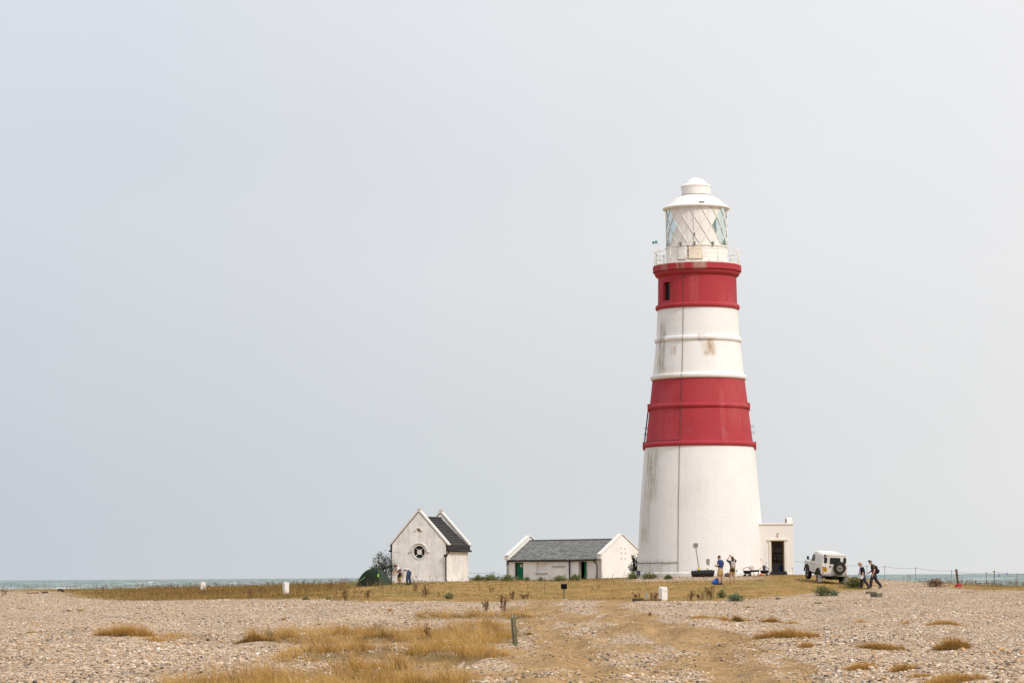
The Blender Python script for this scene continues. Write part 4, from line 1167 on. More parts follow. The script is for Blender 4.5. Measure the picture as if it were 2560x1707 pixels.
def shrub(name, label, base_, h, w, nb, nl, mat, seed, leaf=.05, skew=(0, 0), group=None, twig=BARK, dens=1.0, cat='shrub', thick=.02, fill=False):
    r = random.Random(seed)
    root = empty(name, base_)
    tag(root, label, cat, group)
    b = MB()
    tips = []
    for i in range(nb):
        a = r.uniform(0, 6.28)
        rr = r.uniform(.1, 1) ** .6
        top = Vector((math.cos(a) * rr * w / 2 + skew[0] * w, math.sin(a) * rr * w / 2 * .8, h * (1.02 - .5 * rr * rr) * r.uniform(.7, 1.0)))
        st = Vector((math.cos(a) * .06 * w, math.sin(a) * .06 * w, -.08))
        mid = st.lerp(top, .5) + Vector((r.uniform(-.08, .08) * w, r.uniform(-.08, .08) * w, h * .06))
        b.tube([st, mid, top], [thick, thick * .65, thick * .25], 5, cap=False)
        for q in range(5):
            f = r.uniform(.3, .95)
            p0 = st.lerp(mid, f * 2) if f < .5 else mid.lerp(top, f * 2 - 1)
            e = p0 + Vector((r.gauss(0, .16) * w, r.gauss(0, .13) * w, abs(r.gauss(.07, .1)) * h))
            b.tube([p0, e], [thick * .45, thick * .15], 4, cap=False)
            tips += [(p0, e)]
        tips += [(mid, top)]
    b.build('stems', twig, root)
    C = []
    for i in range(nl):
        p, e = r.choice(tips)
        q = p.lerp(e, r.uniform(.15, 1.08))
        if fill and i % 3:
            a, zz, rr = r.uniform(0, 6.28), r.random(), r.random() ** .5
            lim = math.sqrt(max(0, 1 - zz * zz)) * (.75 + .25 * math.sin(3 * a + seed) + .12 * math.sin(7 * a))
            q = Vector((math.cos(a) * rr * lim * w / 2, math.sin(a) * rr * lim * w / 2, zz * h * (.78 + .22 * math.sin(5 * a + seed))))
        C.append((q.x + r.gauss(0, .025) * w, q.y + r.gauss(0, .025) * w, max(.0, q.z + r.gauss(0, .025) * h)))
    C = np.array(C)
    g = np.random.default_rng(seed)
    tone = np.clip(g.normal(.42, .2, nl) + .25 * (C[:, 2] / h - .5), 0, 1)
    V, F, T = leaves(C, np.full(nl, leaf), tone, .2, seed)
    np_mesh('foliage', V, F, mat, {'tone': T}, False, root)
    return root
def dock(name, label, px0, px1, ytop, ybot, ns, mat=DOCK, seed=1, group=None, leaf=.035, nh=40, cat='plant', lean=.25, thick=.009):
    """a clump of upright dead stems with seed heads, sized from its place in the photograph"""
    p = on((px0 + px1) / 2, ybot)
    k = p.y / FPX
    w, h = (px1 - px0) * k, (ybot - ytop) * k
    r = random.Random(seed)
    root = empty(name, p)
    tag(root, label, cat, group)
    b = MB()
    C = []
    for i in range(ns):
        x0, yy = r.uniform(-.28, .28) * w, r.uniform(-.3, .3) * w
        hh = h * r.uniform(.5, 1.0)
        tx, ty = x0 * 1.6 + r.gauss(0, lean * .35) * w, yy * 1.4 + r.gauss(0, .1) * w
        m = Vector((x0 * 1.1, yy, hh * .5)); t_ = Vector((tx, ty, hh))
        b.tube([(x0, yy, -.04), m, t_], [thick, thick * .8, thick * .4], 4, cap=False)
        for j in range(nh):
            f = 1 - r.random() ** 1.6 * .75
            q = m.lerp(t_, max(0, f * 2 - 1)) if f > .5 else Vector((x0, yy, 0)).lerp(m, f * 2)
            C.append((q.x + r.gauss(0, .03 + .01 * w), q.y + r.gauss(0, .03), q.z + r.gauss(0, .025)))
    b.build('stems', DRYSTEM, root)
    C = np.array(C)
    C[:, 2] = np.maximum(C[:, 2], .01)
    tone = np.clip(np.random.default_rng(seed).normal(.5, .2, len(C)), 0, 1)
    V, F, T = leaves(C, np.full(len(C), leaf), tone, 0, seed)
    np_mesh('seed_heads', V, F, mat, {'tone': T}, False, root)
    return root
def bush(name, label, px0, px1, ytop, ybot, mat, seed, nl=900, leaf=.045, group=None, d=None, cat='bush'):
    p = on((px0 + px1) / 2, ybot) if d is None else None
    if p is None:
        q = at((px0 + px1) / 2, ybot, d); p = Vector((q.x, q.y, gz(q.x, q.y) - .02))
    k = p.y / FPX
    w, h = (px1 - px0) * k, (ybot - ytop) * k
    return shrub(name, label, p, h, w, 14, nl, mat, seed, leaf, group=group, twig=DRYSTEM, cat=cat, thick=.008, fill=True)
p = at(951, 1446, 190.5)
shrub('shrub', 'dark bare-twigged shrub at the left wall of the small house', (p.x, p.y, gz(p.x, p.y)), 2.55, 1.75, 30, 2400, DKGREEN, 5, .05, skew=(.1, 0))
p = at(1586, 1440, 199.5)
shrub('shrub', 'dark leafy shrub squeezed between the shed gable and the lighthouse', (p.x, p.y, gz(p.x, p.y) - .05), 1.95, 1.05, 16, 1500, DKGREEN, 6, .055, skew=(.12, 0), group=None)
GB = 'low green bushes along the shed and lighthouse'
for i, (a, b_, c, d_, lab) in enumerate([
    (1176, 1216, 1436, 1451, 'low dull green bush nearest the right wall of the small house'),
    (1204, 1252, 1433, 1451, 'dark green bush halfway between the small house and the shed'),
    (1246, 1292, 1434, 1452, 'dark green bush at the left end of the shed, before its green door'),
    (1375, 1424, 1437, 1452, 'broad dark bush below the wall ledge of the shed'),
    (1418, 1456, 1434, 1451, 'dark green bush in front of the open doorway of the shed'),
    (1562, 1602, 1429, 1447, 'green bush under the leafy shrub at the lighthouse foot'),
    (1596, 1648, 1429, 1447, 'wide green bush against the left foot of the lighthouse'),
    (1658, 1684, 1436, 1447, 'small round green bush near the conduit foot of the lighthouse')]):
    bush('bush', lab, a, b_, c, d_, BUSH, 40 + i, 900, .05, GB)
bush('bush', 'blue-green kale plant between green door and blocked window of the shed', 1308, 1326, 1441, 1451, KALE, 60, 220, .07, cat='plant')
bush('bush', 'small bright green plant below the blocked window of the shed', 1343, 1362, 1442, 1451, KALE, 61, 200, .06, cat='plant')
bush('bush', 'large bright green bush right of the white car, behind the walkers', 2100, 2168, 1442, 1469, BUSH, 62, 2200, .05)
bush('bush', 'olive bush on the shingle in front of the white car', 2032, 2086, 1463, 1489, BUSH, 63, 1500, .045)
bush('bush', 'small blue-green bush touching the olive bush before the white car', 2074, 2098, 1474, 1489, KALE, 64, 350, .045)
bush('bush', 'reddish brown bush below the wire fence, left of the leaning post', 2310, 2366, 1444, 1467, RUSTB, 65, 1100, .045)
bush('bush', 'low blue-green plant at the right end of the dead brown stems', 1811, 1866, 1482, 1502, KALE, 66, 1100, .04)
bush('bush', 'green and brown bush between the tall dead stems and the green plant', 1790, 1819, 1472, 1494, BUSH, 67, 700, .04)
bush('bush', 'pale grey-green clump in the dry turf before the small house', 1105, 1140, 1479, 1497, BUSH, 68, 500, .035)
bush('bush', 'tiny dark green clump at the shingle edge below the tent', 752, 774, 1490, 1499, BUSH, 69, 200, .045)
bush('bush', 'tiny green clump at the shingle edge right of the other one', 815, 828, 1490, 1498, BUSH, 70, 160, .045)
bush('bush', 'pinkish brown weed at the right wall of the small house', 1137, 1172, 1432, 1452, RUSTB, 71, 260, .04)
# dead docks and other standing stems
ST = 'dead brown stems standing on the shingle'
for i, (a, b_, c, d_, ns, lab) in enumerate([
    (1248, 1268, 1485, 1530, 9, 'tallest clump of dead brown dock stems beside the track'),
    (1204, 1224, 1500, 1530, 7, 'dead brown dock clump left of the tallest clump'),
    (1270, 1290, 1476, 1499, 5, 'thin dead stems with one hooked tip behind the tallest dock clump'),
    (1298, 1324, 1481, 1498, 7, 'squat dead dock clump left of the thin rod'),
    (1708, 1736, 1473, 1501, 9, 'dead brown dock clump nearest the lettered white stone'),
    (1738, 1764, 1478, 1500, 6, 'low rusty stems between the two tall dead clumps'),
    (1760, 1790, 1463, 1499, 12, 'tall dense dead brown stems in the middle of the row'),
    (1578, 1606, 1480, 1496, 5, 'wispy dead stems growing inside the timber edging'),
    (1618, 1646, 1480, 1499, 8, 'tangled brown stems between grey stone and lettered white stone'),
    (1062, 1084, 1560, 1600, 4, 'thin dead stalks rising from the tall golden grass, left pair'),
    (1120, 1150, 1558, 1592, 3, 'bent dead stalk leaning in the tall golden grass'),
    (618, 632, 1467, 1497, 5, 'single dark dock in the weedy band, left of the slim white stone'),
    (856, 876, 1470, 1501, 7, 'dark dead dock standing at the shingle edge before the tent'),
    (908, 926, 1468, 1497, 7, 'brown dead dock right in front of the tent'),
    (1030, 1048, 1450, 1480, 6, 'thin brown stems in front of the plain wall of the small house'),
    (1052, 1072, 1462, 1492, 8, 'bushy brown stems in the turf before the small house downpipe'),
    (816, 836, 1450, 1474, 5, 'brown seeding dock against the sea, left of the tent'),
    (0, 20, 1466, 1490, 8, 'red-brown dock clump at the far left edge'),
    (1220, 1236, 1462, 1481, 3, 'curled dead stem lying in the turf')]):
    dock('dead_dock', lab, a, b_, c, d_, ns, seed=80 + i, group=ST, leaf=.028 if d_ > 1540 else .04, nh=26)
# the weedy band along the seaward edge: too many stems to count
x = RNG.uniform(-60, 60, 60000); y = RNG.uniform(150, 256, 60000)
z = G(x, y); px, py = project(x, y, z)
t_, s_, g_ = zones(x.copy(), y.copy(), z.copy())
dn = t_ * (sm(px, 1150, 820) * .5 * (.3 + .7 * (wob(x, y, 5, 51) > 0)) + .05 + .5 * sm(px, 2240, 2300) * sm(py, 1472, 1464)) * (px > -150) * (px < 2700)
k = RNG.random(len(x)) < dn * np.where(px < 1100, .26, .2) * (.35 + .65 * sm(px, 150, 500))
x, y, z = x[k], y[k], z[k]
b = MB()
C = []
for i in range(len(x)):
    h = random.uniform(.2, .62) * (1.0 if px[k][i] < 2200 else .8)
    tp = Vector((x[i] + random.gauss(0, .08), y[i], z[i] + h))
    b.tube([(x[i], y[i], z[i] - .03), tp], [.012, .006], 3, cap=False)
    for j in range(12): C.append((tp.x + random.gauss(0, .05), tp.y + random.gauss(0, .04), z[i] + h * random.uniform(.45, 1.05)))
tag(b.build('weed_stems', DRYSTEM), 'thin brown weed stems standing along the seaward edge', kind='stuff')
C = np.array(C)
V, F, T = leaves(C, np.full(len(C), .035), np.random.default_rng(9).normal(.5, .22, len(C)), 0, 9)
tag(np_mesh('weed_heads', V, F, DOCK, {'tone': T}, False), 'small brown seed heads of the weeds along the seaward edge', kind='stuff')

# low leafy cover among the weeds and, thinner, over the rest of the turf
x = RNG.uniform(-62, 62, 160000); y = RNG.uniform(150, 256, 160000)
z = G(x, y); px, py = project(x, y, z)
t_, s_, g_ = zones(x.copy(), y.copy(), z.copy())
ptc = wob(x, y, 6, 61)
left = sm(px, 1250, 850)
dn = t_ * (left * (.25 + .75 * (ptc > -.1)) + (1 - left) * .4 * (wob(x, y, 3.5, 62) > .72)) * (px > -150) * (px < 2700) * (wob(x, y, 1.5, 63) > -.4)
k = RNG.random(len(x)) < dn * .55 * (.25 + .75 * sm(px, 180, 620)) * np.where(px < 700, (wob(x, y, 2.2, 66) > -.15) * 1.0, 1.0)
x, y, z, ptc, left = x[k], y[k], z[k], ptc[k], left[k]
C = np.stack([x, y, z + RNG.random(len(x)) ** 1.5 * (.06 + .28 * left)], -1)
SCRUB = leafm('weedy_scrub', [(0, (.075, .085, .028)), (.25, (.155, .155, .048)), (.45, (.24, .19, .06)), (.6, (.27, .165, .055)), (.8, (.23, .11, .045)), (1, (.38, .25, .11))], .8, .25)
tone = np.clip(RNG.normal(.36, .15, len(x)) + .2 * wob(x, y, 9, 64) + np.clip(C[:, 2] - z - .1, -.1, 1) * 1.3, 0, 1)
V, F, T = leaves(C, RNG.uniform(.03, .075, len(x)), tone, 0, 65)
tag(np_mesh('weed_leaves', V, F, SCRUB, {'tone': T}, False), 'low olive and rusty weed leaves over the turf and seaward band', kind='stuff')
# ------------------------------------------------------------------ people
def skin_obj(name, nodes, edges, mat, parent, sub=1):
    """nodes: (x, y, z, rx, ry); first is the root; a Skin surface grown over the skeleton"""
    me = bpy.data.meshes.new(name)
    me.from_pydata([n[:3] for n in nodes], edges, [])
    me.materials.append(mat)
    o = link(bpy.data.objects.new(name, me), parent)
    sk = o.modifiers.new('skin', 'SKIN')
    sk.use_smooth_shade = True
    d_ = me.skin_vertices[0].data
    for i, n in enumerate(nodes):
        d_[i].radius = (n[3], n[4])
        d_[i].use_root = (i == 0)
    ss = o.modifiers.new('round', 'SUBSURF')
    ss.levels = ss.render_levels = sub
    return o
SKIN = pm('skin', (.50, .29, .19), .6, .06)
HAIRD = pm('dark_brown_hair', (.045, .028, .018), .6, .25, 20)
HAIRB = pm('blonde_hair', (.30, .19, .09), .6, .2, 20)
def lerp3(a, b, f): return tuple(a[i] + (b[i] - a[i]) * f for i in range(3))
STAND = dict(pelvis=(0, 0, .95), spine=(0, -.01, 1.14), chest=(0, 0, 1.33), neck=(0, .0, 1.48), head=(0, .03, 1.64), face=(0, 1, 0),
             shL=(-.175, 0, 1.42), elL=(-.235, -.02, 1.13), wrL=(-.24, .06, .88), shR=(.175, 0, 1.42), elR=(.235, -.02, 1.13), wrR=(.24, .06, .88),
             hipL=(-.09, 0, .90), knL=(-.105, .02, .50), anL=(-.11, -.02, .09), hipR=(.09, 0, .90), knR=(.105, .02, .50), anR=(.11, -.02, .09), toeL=None, toeR=None)
def person(label, loc, yaw, pose, wear, hair, scale=1.0, bare_feet=False, slim=1.0, group=None, shoe=(.04, .035, .03)):
    J = dict(STAND); J.update(pose)
    root = empty('person', loc, yaw)
    root.scale = (scale,) * 3
    tag(root, label, 'person', group)
    for s in 'LR':
        if J['toe' + s] is None:
            a = J['an' + s]; J['toe' + s] = (a[0] * 1.1, a[1] + .16, max(.035, a[2] - .05))
    nodes, edges, ix = [], [], {}
    def nd(k, p, rx, ry=None, frm=None):
        ix[k] = len(nodes); nodes.append((*p, rx * slim, (ry or rx) * slim))
        if frm: edges.append((ix[frm], ix[k]))
    h, n_, fv = Vector(J['head']), Vector(J['neck']), Vector(J['face']).normalized()
    up = (h - n_).normalized()
    nd('pelvis', J['pelvis'], .135, .105)
    nd('spine', J['spine'], .115, .09, 'pelvis'); nd('chest', J['chest'], .14, .10, 'spine'); nd('neck', J['neck'], .055, .055, 'chest')
    nd('jaw', tuple(n_.lerp(h, .55) + fv * .02), .075, .08, 'neck'); nd('head', tuple(h), .09, .105, 'jaw'); nd('crown', tuple(h + up * .075), .085, .1, 'head')
    for s in 'LR':
        nd('sh' + s, J['sh' + s], .066, None, 'chest'); nd('el' + s, J['el' + s], .05, None, 'sh' + s); nd('wr' + s, J['wr' + s], .036, None, 'el' + s)
        e, w = Vector(J['el' + s]), Vector(J['wr' + s])
        dr_ = (w - e).normalized()
        hd = w + dr_ * .085
        nd('ha' + s, tuple(hd), .036, .022, 'wr' + s)
        sd = dr_.cross(Vector((0, 1, .2))).normalized()
        fw = dr_.cross(sd)
        for q, (o_, ln) in enumerate(((-.027, .07), (-.009, .082), (.009, .078), (.027, .06))):
            a = hd + sd * o_ + dr_ * .02
            nd('f%d%s' % (q, s), tuple(a + dr_ * ln * .5), .0085, None, 'ha' + s)
            nd('g%d%s' % (q, s), tuple(a + dr_ * ln * .85 + fw * ln * .35), .0075, None, 'f%d%s' % (q, s))
        nd('th' + s, tuple(w + dr_ * .05 + sd * .05 + fw * .02), .01, None, 'ha' + s)
        nd('hip' + s, J['hip' + s], .1, None, 'pelvis'); nd('kn' + s, J['kn' + s], .066, None, 'hip' + s)
        kn, an = Vector(J['kn' + s]), Vector(J['an' + s])
        nd('ca' + s, tuple(kn.lerp(an, .3)), .07, None, 'kn' + s)
        nd('an' + s, J['an' + s], .048, None, 'ca' + s); nd('to' + s, J['toe' + s], .04, .03, 'an' + s)
    skin_obj('body', nodes, edges, SKIN, root, 1)
    # face features and ears
    sdv = fv.cross(up).normalized()
    fb = MB()
    fb.tube([h + fv * .085 + up * .01, h + fv * .112 - up * .025, h + fv * .09 - up * .032], [.008, .013, .008], 6)
    for s in (-1, 1): fb.ell(h + sdv * (.08 * s) - up * .01, (.016, .022, .03), 8, 6)
    fb.build('face', SKIN, root, smooth=True)
    ey = MB()
    for s in (-1, 1): ey.ell(h + fv * .088 + sdv * (.032 * s) + up * .012, (.012, .012, .008), 8, 5)
    ey.ell(h + fv * .09 - up * .058, (.024, .008, .007), 8, 5)
    ey.build('eyes_and_mouth', pm('dark_features', (.07, .035, .03), .6), root)
    # hair cap: back and top of the head
    hb = MB()
    M3 = Matrix((sdv, fv, up)).transposed()
    v, f = [], []
    for i in range(10):
        for j in range(16):
            ph, th = math.pi * .62 * i / 9, 2 * math.pi * j / 16
            back = .5 - .5 * math.sin(th)
            ph *= .62 + .5 * back
            q = Vector((.093 * math.sin(ph) * math.cos(th), .112 * math.sin(ph) * math.sin(th) - .008, .12 * math.cos(ph) + .035))
            v.append(h + M3 @ q)
    for i in range(9):
        for j in range(16): f.append((i * 16 + j, (i + 1) * 16 + j, (i + 1) * 16 + (j + 1) % 16, i * 16 + (j + 1) % 16))
    hb.add(v, f)
    if hair[1] > 0:
        hb.tube([h - fv * .05 + up * .03, h - fv * .10 - up * .06, h - fv * .11 - Vector((0, 0, hair[1] * .6)), h - fv * .09 - Vector((0, 0, hair[1]))], [.08, .092, .085, .04], 8, flat=.6)
    hb.build('hair', hair[0], root, smooth=True)
    for s in 'LR':
        if bare_feet: break
        a, t_ = Vector(J['an' + s]), Vector(J['toe' + s])
        back = a + (a - t_).normalized() * .05; back.z = min(t_.z, a.z) + .01 if abs(a.z - t_.z) < .12 else a.z - .02
        MB().tube([back + Vector((0, 0, .02)), a.lerp(t_, .3) - Vector((0, 0, .01)), t_ + (t_ - a).normalized() * .05], [.045, .055, .038], 8, flat=.85).build('shoe', pm('shoe_%.2f' % shoe[0], shoe, .7), root, smooth=True)
    for w in wear:
        kind, mt = w[0], w[1]
        N_, E_ = [], []
        def cn(p, rx, ry=None, frm=None):
            N_.append((*p, rx * slim, (ry or rx) * slim))
            if frm is not None: E_.append((frm, len(N_) - 1))
            return len(N_) - 1
        if kind in ('tee', 'jacket', 'tunic'):
            wide = {'tee': 0, 'jacket': .025, 'tunic': .015}[kind]
            a = cn(lerp3(J['pelvis'], J['spine'], -.55), .165 + wide, .135 + wide)
            b_ = cn(J['spine'], .155 + wide, .13 + wide, a); c = cn(J['chest'], .18 + wide, .14 + wide, b_)
            cn(lerp3(J['chest'], J['neck'], .72), .085, .08, c)
            for s in 'LR':
                q = cn(J['sh' + s], .09, None, c)
                fr_ = w[2] if len(w) > 2 else .55
                if fr_ <= 1: cn(lerp3(J['sh' + s], J['el' + s], min(fr_ * 1.2, 1)), .08, None, q)
                else:
                    e = cn(J['el' + s], .068, None, q); cn(lerp3(J['el' + s], J['wr' + s], fr_ - 1), .058, None, e)
        else:
            a = cn(lerp3(J['pelvis'], J['spine'], .7), .15, .125); b_ = cn(J['pelvis'], .175, .145, a)
            for s in 'LR':
                q = cn(J['hip' + s], .125, None, b_)
                if kind in ('shorts', 'skirt'):
                    cn(lerp3(J['hip' + s], J['kn' + s], min(1.05, 1.12 * (w[2] if len(w) > 2 else 1.0))), .125 if kind == 'shorts' else .15, None, q)
                else:
                    k_ = cn(J['kn' + s], .092, None, q); cn(lerp3(J['kn' + s], J['an' + s], 1.05), .075, None, k_)
        skin_obj({'tee': 'shirt', 'jacket': 'jacket', 'tunic': 'tunic', 'shorts': 'shorts', 'skirt': 'skirt', 'trousers': 'trousers'}[kind], N_, E_, mt, root, 1)
    return root
def cloth(name, c, var=.12): return pm(name, c, .9, var, 6, .15, 25)
p = on(1801.5, 1461)
person('person in navy T-shirt and khaki shorts looking down, back to the camera', p, R(50),
       dict(head=(0, .075, 1.625), neck=(0, .02, 1.48), face=(0, .85, -.5), elL=(-.27, -.02, 1.14), wrL=(-.13, .27, 1.16), elR=(.26, -.06, 1.13), wrR=(.10, .22, 1.12), knL=(-.12, .02, .5), anL=(-.13, -.02, .09), knR=(.12, .0, .5), anR=(.14, -.03, .09)),
       [('tee', cloth('navy_cotton', (.035, .05, .145)), .62), ('shorts', cloth('khaki_cotton', (.40, .27, .13)), 1.02)], (HAIRD, 0), 1.78 / 1.75, slim=1.1, shoe=(.07, .06, .055))
p = on(1831.5, 1458.5)
wm = person('person in a dark tunic with raised arms photographing the lighthouse', p, R(6),
       dict(head=(.02, .05, 1.63), elL=(-.36, .10, 1.53), wrL=(-.11, .28, 1.74), elR=(.28, .2, 1.52), wrR=(-.01, .30, 1.74), knL=(-.12, .01, .5), anL=(-.13, -.01, .09), knR=(.12, .0, .5), anR=(.13, .0, .09)),
       [('shorts', cloth('ochre_hem', (.55, .36, .06)), .56), ('tunic', cloth('dark_olive_cotton', (.06, .055, .045)), .9), ('skirt', cloth('dark_olive_cotton', (.06, .055, .045)), .5)], (HAIRD, .30), .96, True, .93)
def backpack(label, parent_p, yaw, off, size, mat, strap, tilt=0.0):
    q = Matrix.Rotation(yaw, 3, 'Z') @ Vector(off)
    r_ = empty('backpack', Vector(parent_p) + q, yaw, tilt)
    tag(r_, label, 'backpack')
    w, d_, h = size
    b = MB()
    v, f = [], []
    ns, nh = 14, 9
    for i in range(nh + 1):
        z = -h / 2 + h * i / nh
        k = (1 - abs(2 * i / nh - 1) ** 4) ** .5 * .25 + .75 if 0 < i < nh else .55
        bulge = 1.1 - .35 * (i / nh)
        for j in range(ns):
            a = 2 * math.pi * j / ns
            cx, cy = math.cos(a), math.sin(a)
            sq = lambda c: math.copysign(abs(c) ** .6, c)
            v.append((sq(cx) * w / 2 * k, sq(cy) * d_ / 2 * k * bulge - (bulge - 1) * d_ * .4, z))
    for i in range(nh):
        for j in range(ns): f.append((i * ns + j, i * ns + (j + 1) % ns, (i + 1) * ns + (j + 1) % ns, (i + 1) * ns + j))
    f += [tuple(range(ns))[::-1], tuple(nh * ns + j for j in range(ns))]
    b.add(v, f)
    b.build('bag', mat, r_, smooth=True)
    MB().box(-w * .32, w * .32, -d_ * .75, -d_ * .38, -h * .36, h * .0).build('pocket', mat, r_, bevel=.03)
    for s in (-1, 1):
        MB().tube([(s * w * .28, d_ * .3, h * .42), (s * w * .32, d_ * .75, h * .5), (s * w * .34, d_ * 1.5, h * .3), (s * w * .36, d_ * 1.3, -h * .15), (s * w * .3, d_ * .35, -h * .38)], .018, 6).build('strap', strap, r_, smooth=True)
    return r_
p = on(1831.5, 1458.5)
backpack('pale grey backpack worn over the dark tunic of the photographing person', p, R(6), (.015, -.20, 1.16), (.30, .15, .46), cloth('pale_grey_canvas', (.40, .34, .31)), cloth('grey_strap', (.2, .18, .17)))
MB().box(-.06, .06, -.02, .02, -.035, .035).tube([(0, .02, 0), (0, .05, 0)], .028, 10).build('camera_body', pm('black_plastic', (.03, .03, .03), .5), None)
o = COL.objects['camera_body']; o.name = 'compact_camera'; o.location = Vector(p) + Vector((-.1, .34, 1.75)); tag(o, 'small black camera held up above the head of the dark-tunic person', 'camera')
# the two walkers
p3 = on(2158.5, 1471)
LEAN = .10
person('person with fair hair, black jacket and lilac top walking head down', p3, R(84),
       dict(pelvis=(0, 0, .93), spine=(0, .03, 1.12), chest=(0, .07, 1.31), neck=(0, .10, 1.45), head=(0, .20, 1.57), face=(0, .8, -.55), shL=(-.165, .07, 1.39), elL=(-.21, -.03, 1.12), wrL=(-.2, .06, .89), shR=(.165, .09, 1.39), elR=(.2, .1, 1.12), wrR=(.17, .25, .98),
            hipL=(-.08, 0, .88), knL=(-.09, -.10, .50), anL=(-.09, -.36, .13), hipR=(.08, 0, .88), knR=(.09, .11, .49), anR=(.09, .12, .09), toeL=(-.09, -.22, .05)),
       [('tee', cloth('lilac_cotton', (.52, .42, .50)), .3), ('jacket', cloth('black_knit', (.014, .014, .018)), 1.25), ('trousers', cloth('dark_denim', (.03, .03, .042)))], (HAIRB, .16), .95, slim=1.12)
cp = MB()
cp.v = []
q = Matrix.Rotation(R(84), 3, 'Z')
# lilac shirt front shows where the black jacket hangs open
sh = MB().ell((0, .085, 0), (.13, .10, .27), 12, 8).build('open_shirt_front', cloth('lilac_cotton', (.52, .42, .50)), None, smooth=True)
sh.parent = [o for o in COL.objects if o.get('label', '').startswith('person with fair hair')][0]; sh.location = (0, .075, 1.15); sh.name = 'shirt_front'
pp = Vector(p3) + q @ (Vector((-.24, .08, .74)) * .95)
o = MB().box(-.085, .085, -.004, .004, -.11, .11).box(-.08, .08, -.0075, -.0045, -.10, .10).build('leaflet', pm('white_paper', (.75, .73, .74), .7, .05)); o.location = pp; o.rotation_euler = (R(20), R(28), R(10))
tag(o, 'white leaflet in the hand of the fair-haired walker', 'leaflet')
p4 = on(2186, 1471)
person('person in a brown T-shirt and dark trousers striding with a black backpack', p4, R(84),
       dict(pelvis=(0, 0, .92), spine=(0, .03, 1.12), chest=(0, .08, 1.32), neck=(0, .12, 1.47), head=(0, .22, 1.60), face=(0, .95, -.25), shL=(-.18, .06, 1.40), elL=(-.25, -.03, 1.12), wrL=(-.24, .08, .86), shR=(.18, .1, 1.40), elR=(.25, .1, 1.13), wrR=(.22, .3, .98),
            hipL=(-.09, 0, .88), knL=(-.1, .19, .52), anL=(-.1, .22, .09), hipR=(.09, 0, .88), knR=(.1, -.12, .5), anR=(.1, -.42, .14), toeR=(.1, -.27, .05)),
       [('tee', cloth('dark_brown_cotton', (.075, .05, .04)), .75), ('trousers', cloth('dark_denim', (.03, .03, .042)))], (HAIRD, 0), 1.02, slim=1.18)
backpack('black rounded backpack on the brown-shirted walker', p4, R(84), (0, -.155, 1.17), (.34, .22, .52), cloth('black_nylon', (.012, .012, .016)), cloth('black_nylon', (.012, .012, .016)), R(-8))
# the two bending by the house
p5 = on(999.5, 1459.5)
person('person in a white top and dark shorts bending at the house corner', p5, R(118),
       dict(pelvis=(0, -.10, .80), spine=(0, .02, .96), chest=(0, .15, 1.09), neck=(0, .24, 1.18), head=(0, .34, 1.26), face=(0, .7, -.7), shL=(-.17, .18, 1.14), elL=(-.27, .36, .96), wrL=(-.22, .52, .80), shR=(.17, .16, 1.14), elR=(.26, .3, .94), wrR=(.2, .44, .74),
            hipL=(-.1, -.1, .76), knL=(-.13, .05, .44), anL=(-.15, -.08, .09), hipR=(.1, -.1, .76), knR=(.14, .05, .44), anR=(.16, -.06, .09)),
       [('tee', cloth('white_cotton', (.66, .63, .64)), .6), ('shorts', cloth('dark_navy_cotton', (.02, .024, .04)), .95)], (HAIRD, .08), .95)
o = MB()
for s in (-1, 1): o.tube([(s * .18 * .95 + .11 * math.cos(a), .02 + .11 * math.sin(a), 0) for a in np.linspace(0, 6.28, 13)], .018, 6, cap=False)
o = o.build('neon_leg_band', pm('neon_yellow', (.55, .85, .05), .5)); o.parent = [k for k in COL.objects if k.get('label', '').startswith('person in a white top')][0]; o.location = (0, -.03, .47)
p6 = on(1019, 1461.5)
person('person in pale grey shirt and blue jeans bent double at the house', p6, R(84),
       dict(pelvis=(0, -.12, .90), spine=(0, .06, 1.03), chest=(0, .26, 1.04), neck=(0, .42, .97), head=(0, .55, .90), face=(0, .35, -.95), shL=(-.17, .33, 1.0), elL=(-.2, .33, .72), wrL=(-.12, .30, .50), shR=(.17, .33, 1.0), elR=(.2, .38, .72), wrR=(.1, .42, .50),
            hipL=(-.1, -.1, .86), knL=(-.1, .02, .48), anL=(-.11, .0, .09), hipR=(.1, -.14, .86), knR=(.11, -.10, .48), anR=(.12, -.18, .09)),
       [('tee', cloth('pale_grey_cotton', (.50, .47, .47)), .95), ('trousers', cloth('blue_denim', (.045, .07, .125)))], (HAIRD, .1), 1.0)

# ------------------------------------------------------------------ white off-road car
rl, rr_ = on(2047.5, 1457), on(2101, 1457)
car_xy = at(2076, 1457, 172.9)
CY_, CP_, CR_ = R(11.2), R(6.6), R(2.2)
zc = (gz(rl.x, rl.y) + gz(car_xy.x + .75, car_xy.y)) / 2
CAR = empty('parked_car', (car_xy.x, car_xy.y, gz(car_xy.x, car_xy.y) - .005))
CAR.rotation_euler = (Matrix.Rotation(CY_, 3, 'Z') @ Matrix.Rotation(CP_, 3, 'X') @ Matrix.Rotation(CR_, 3, 'Y')).to_euler()
tag(CAR, 'boxy white off-road car with a spare wheel on its rear door', 'car')
M_CAR = pm('chalky_white_paint', (.67, .64, .59), .5, .08, 2, spec=.3, streak=.4, streak_col=(.42, .36, .28))
M_RUB = pm('tyre_rubber', (.028, .027, .026), .85, .25, 8)
M_DUST = pm('dusty_grey_metal', (.24, .22, .195), .7, .2, 5)
M_UND = pm('dark_underbody', (.018, .016, .015), .9, .2)
def arch(cy, r, z0, n=9): return [(cy + r * math.cos(a), .40 + r * math.sin(a)) for a in np.linspace(0, math.pi, n)]
low_ = [(-.66, .66), (-.66, 1.22), (1.72, 1.24), (1.72, 1.22), (2.92, 1.18), (2.98, 1.10), (2.98, .66), (2.86, .64)]
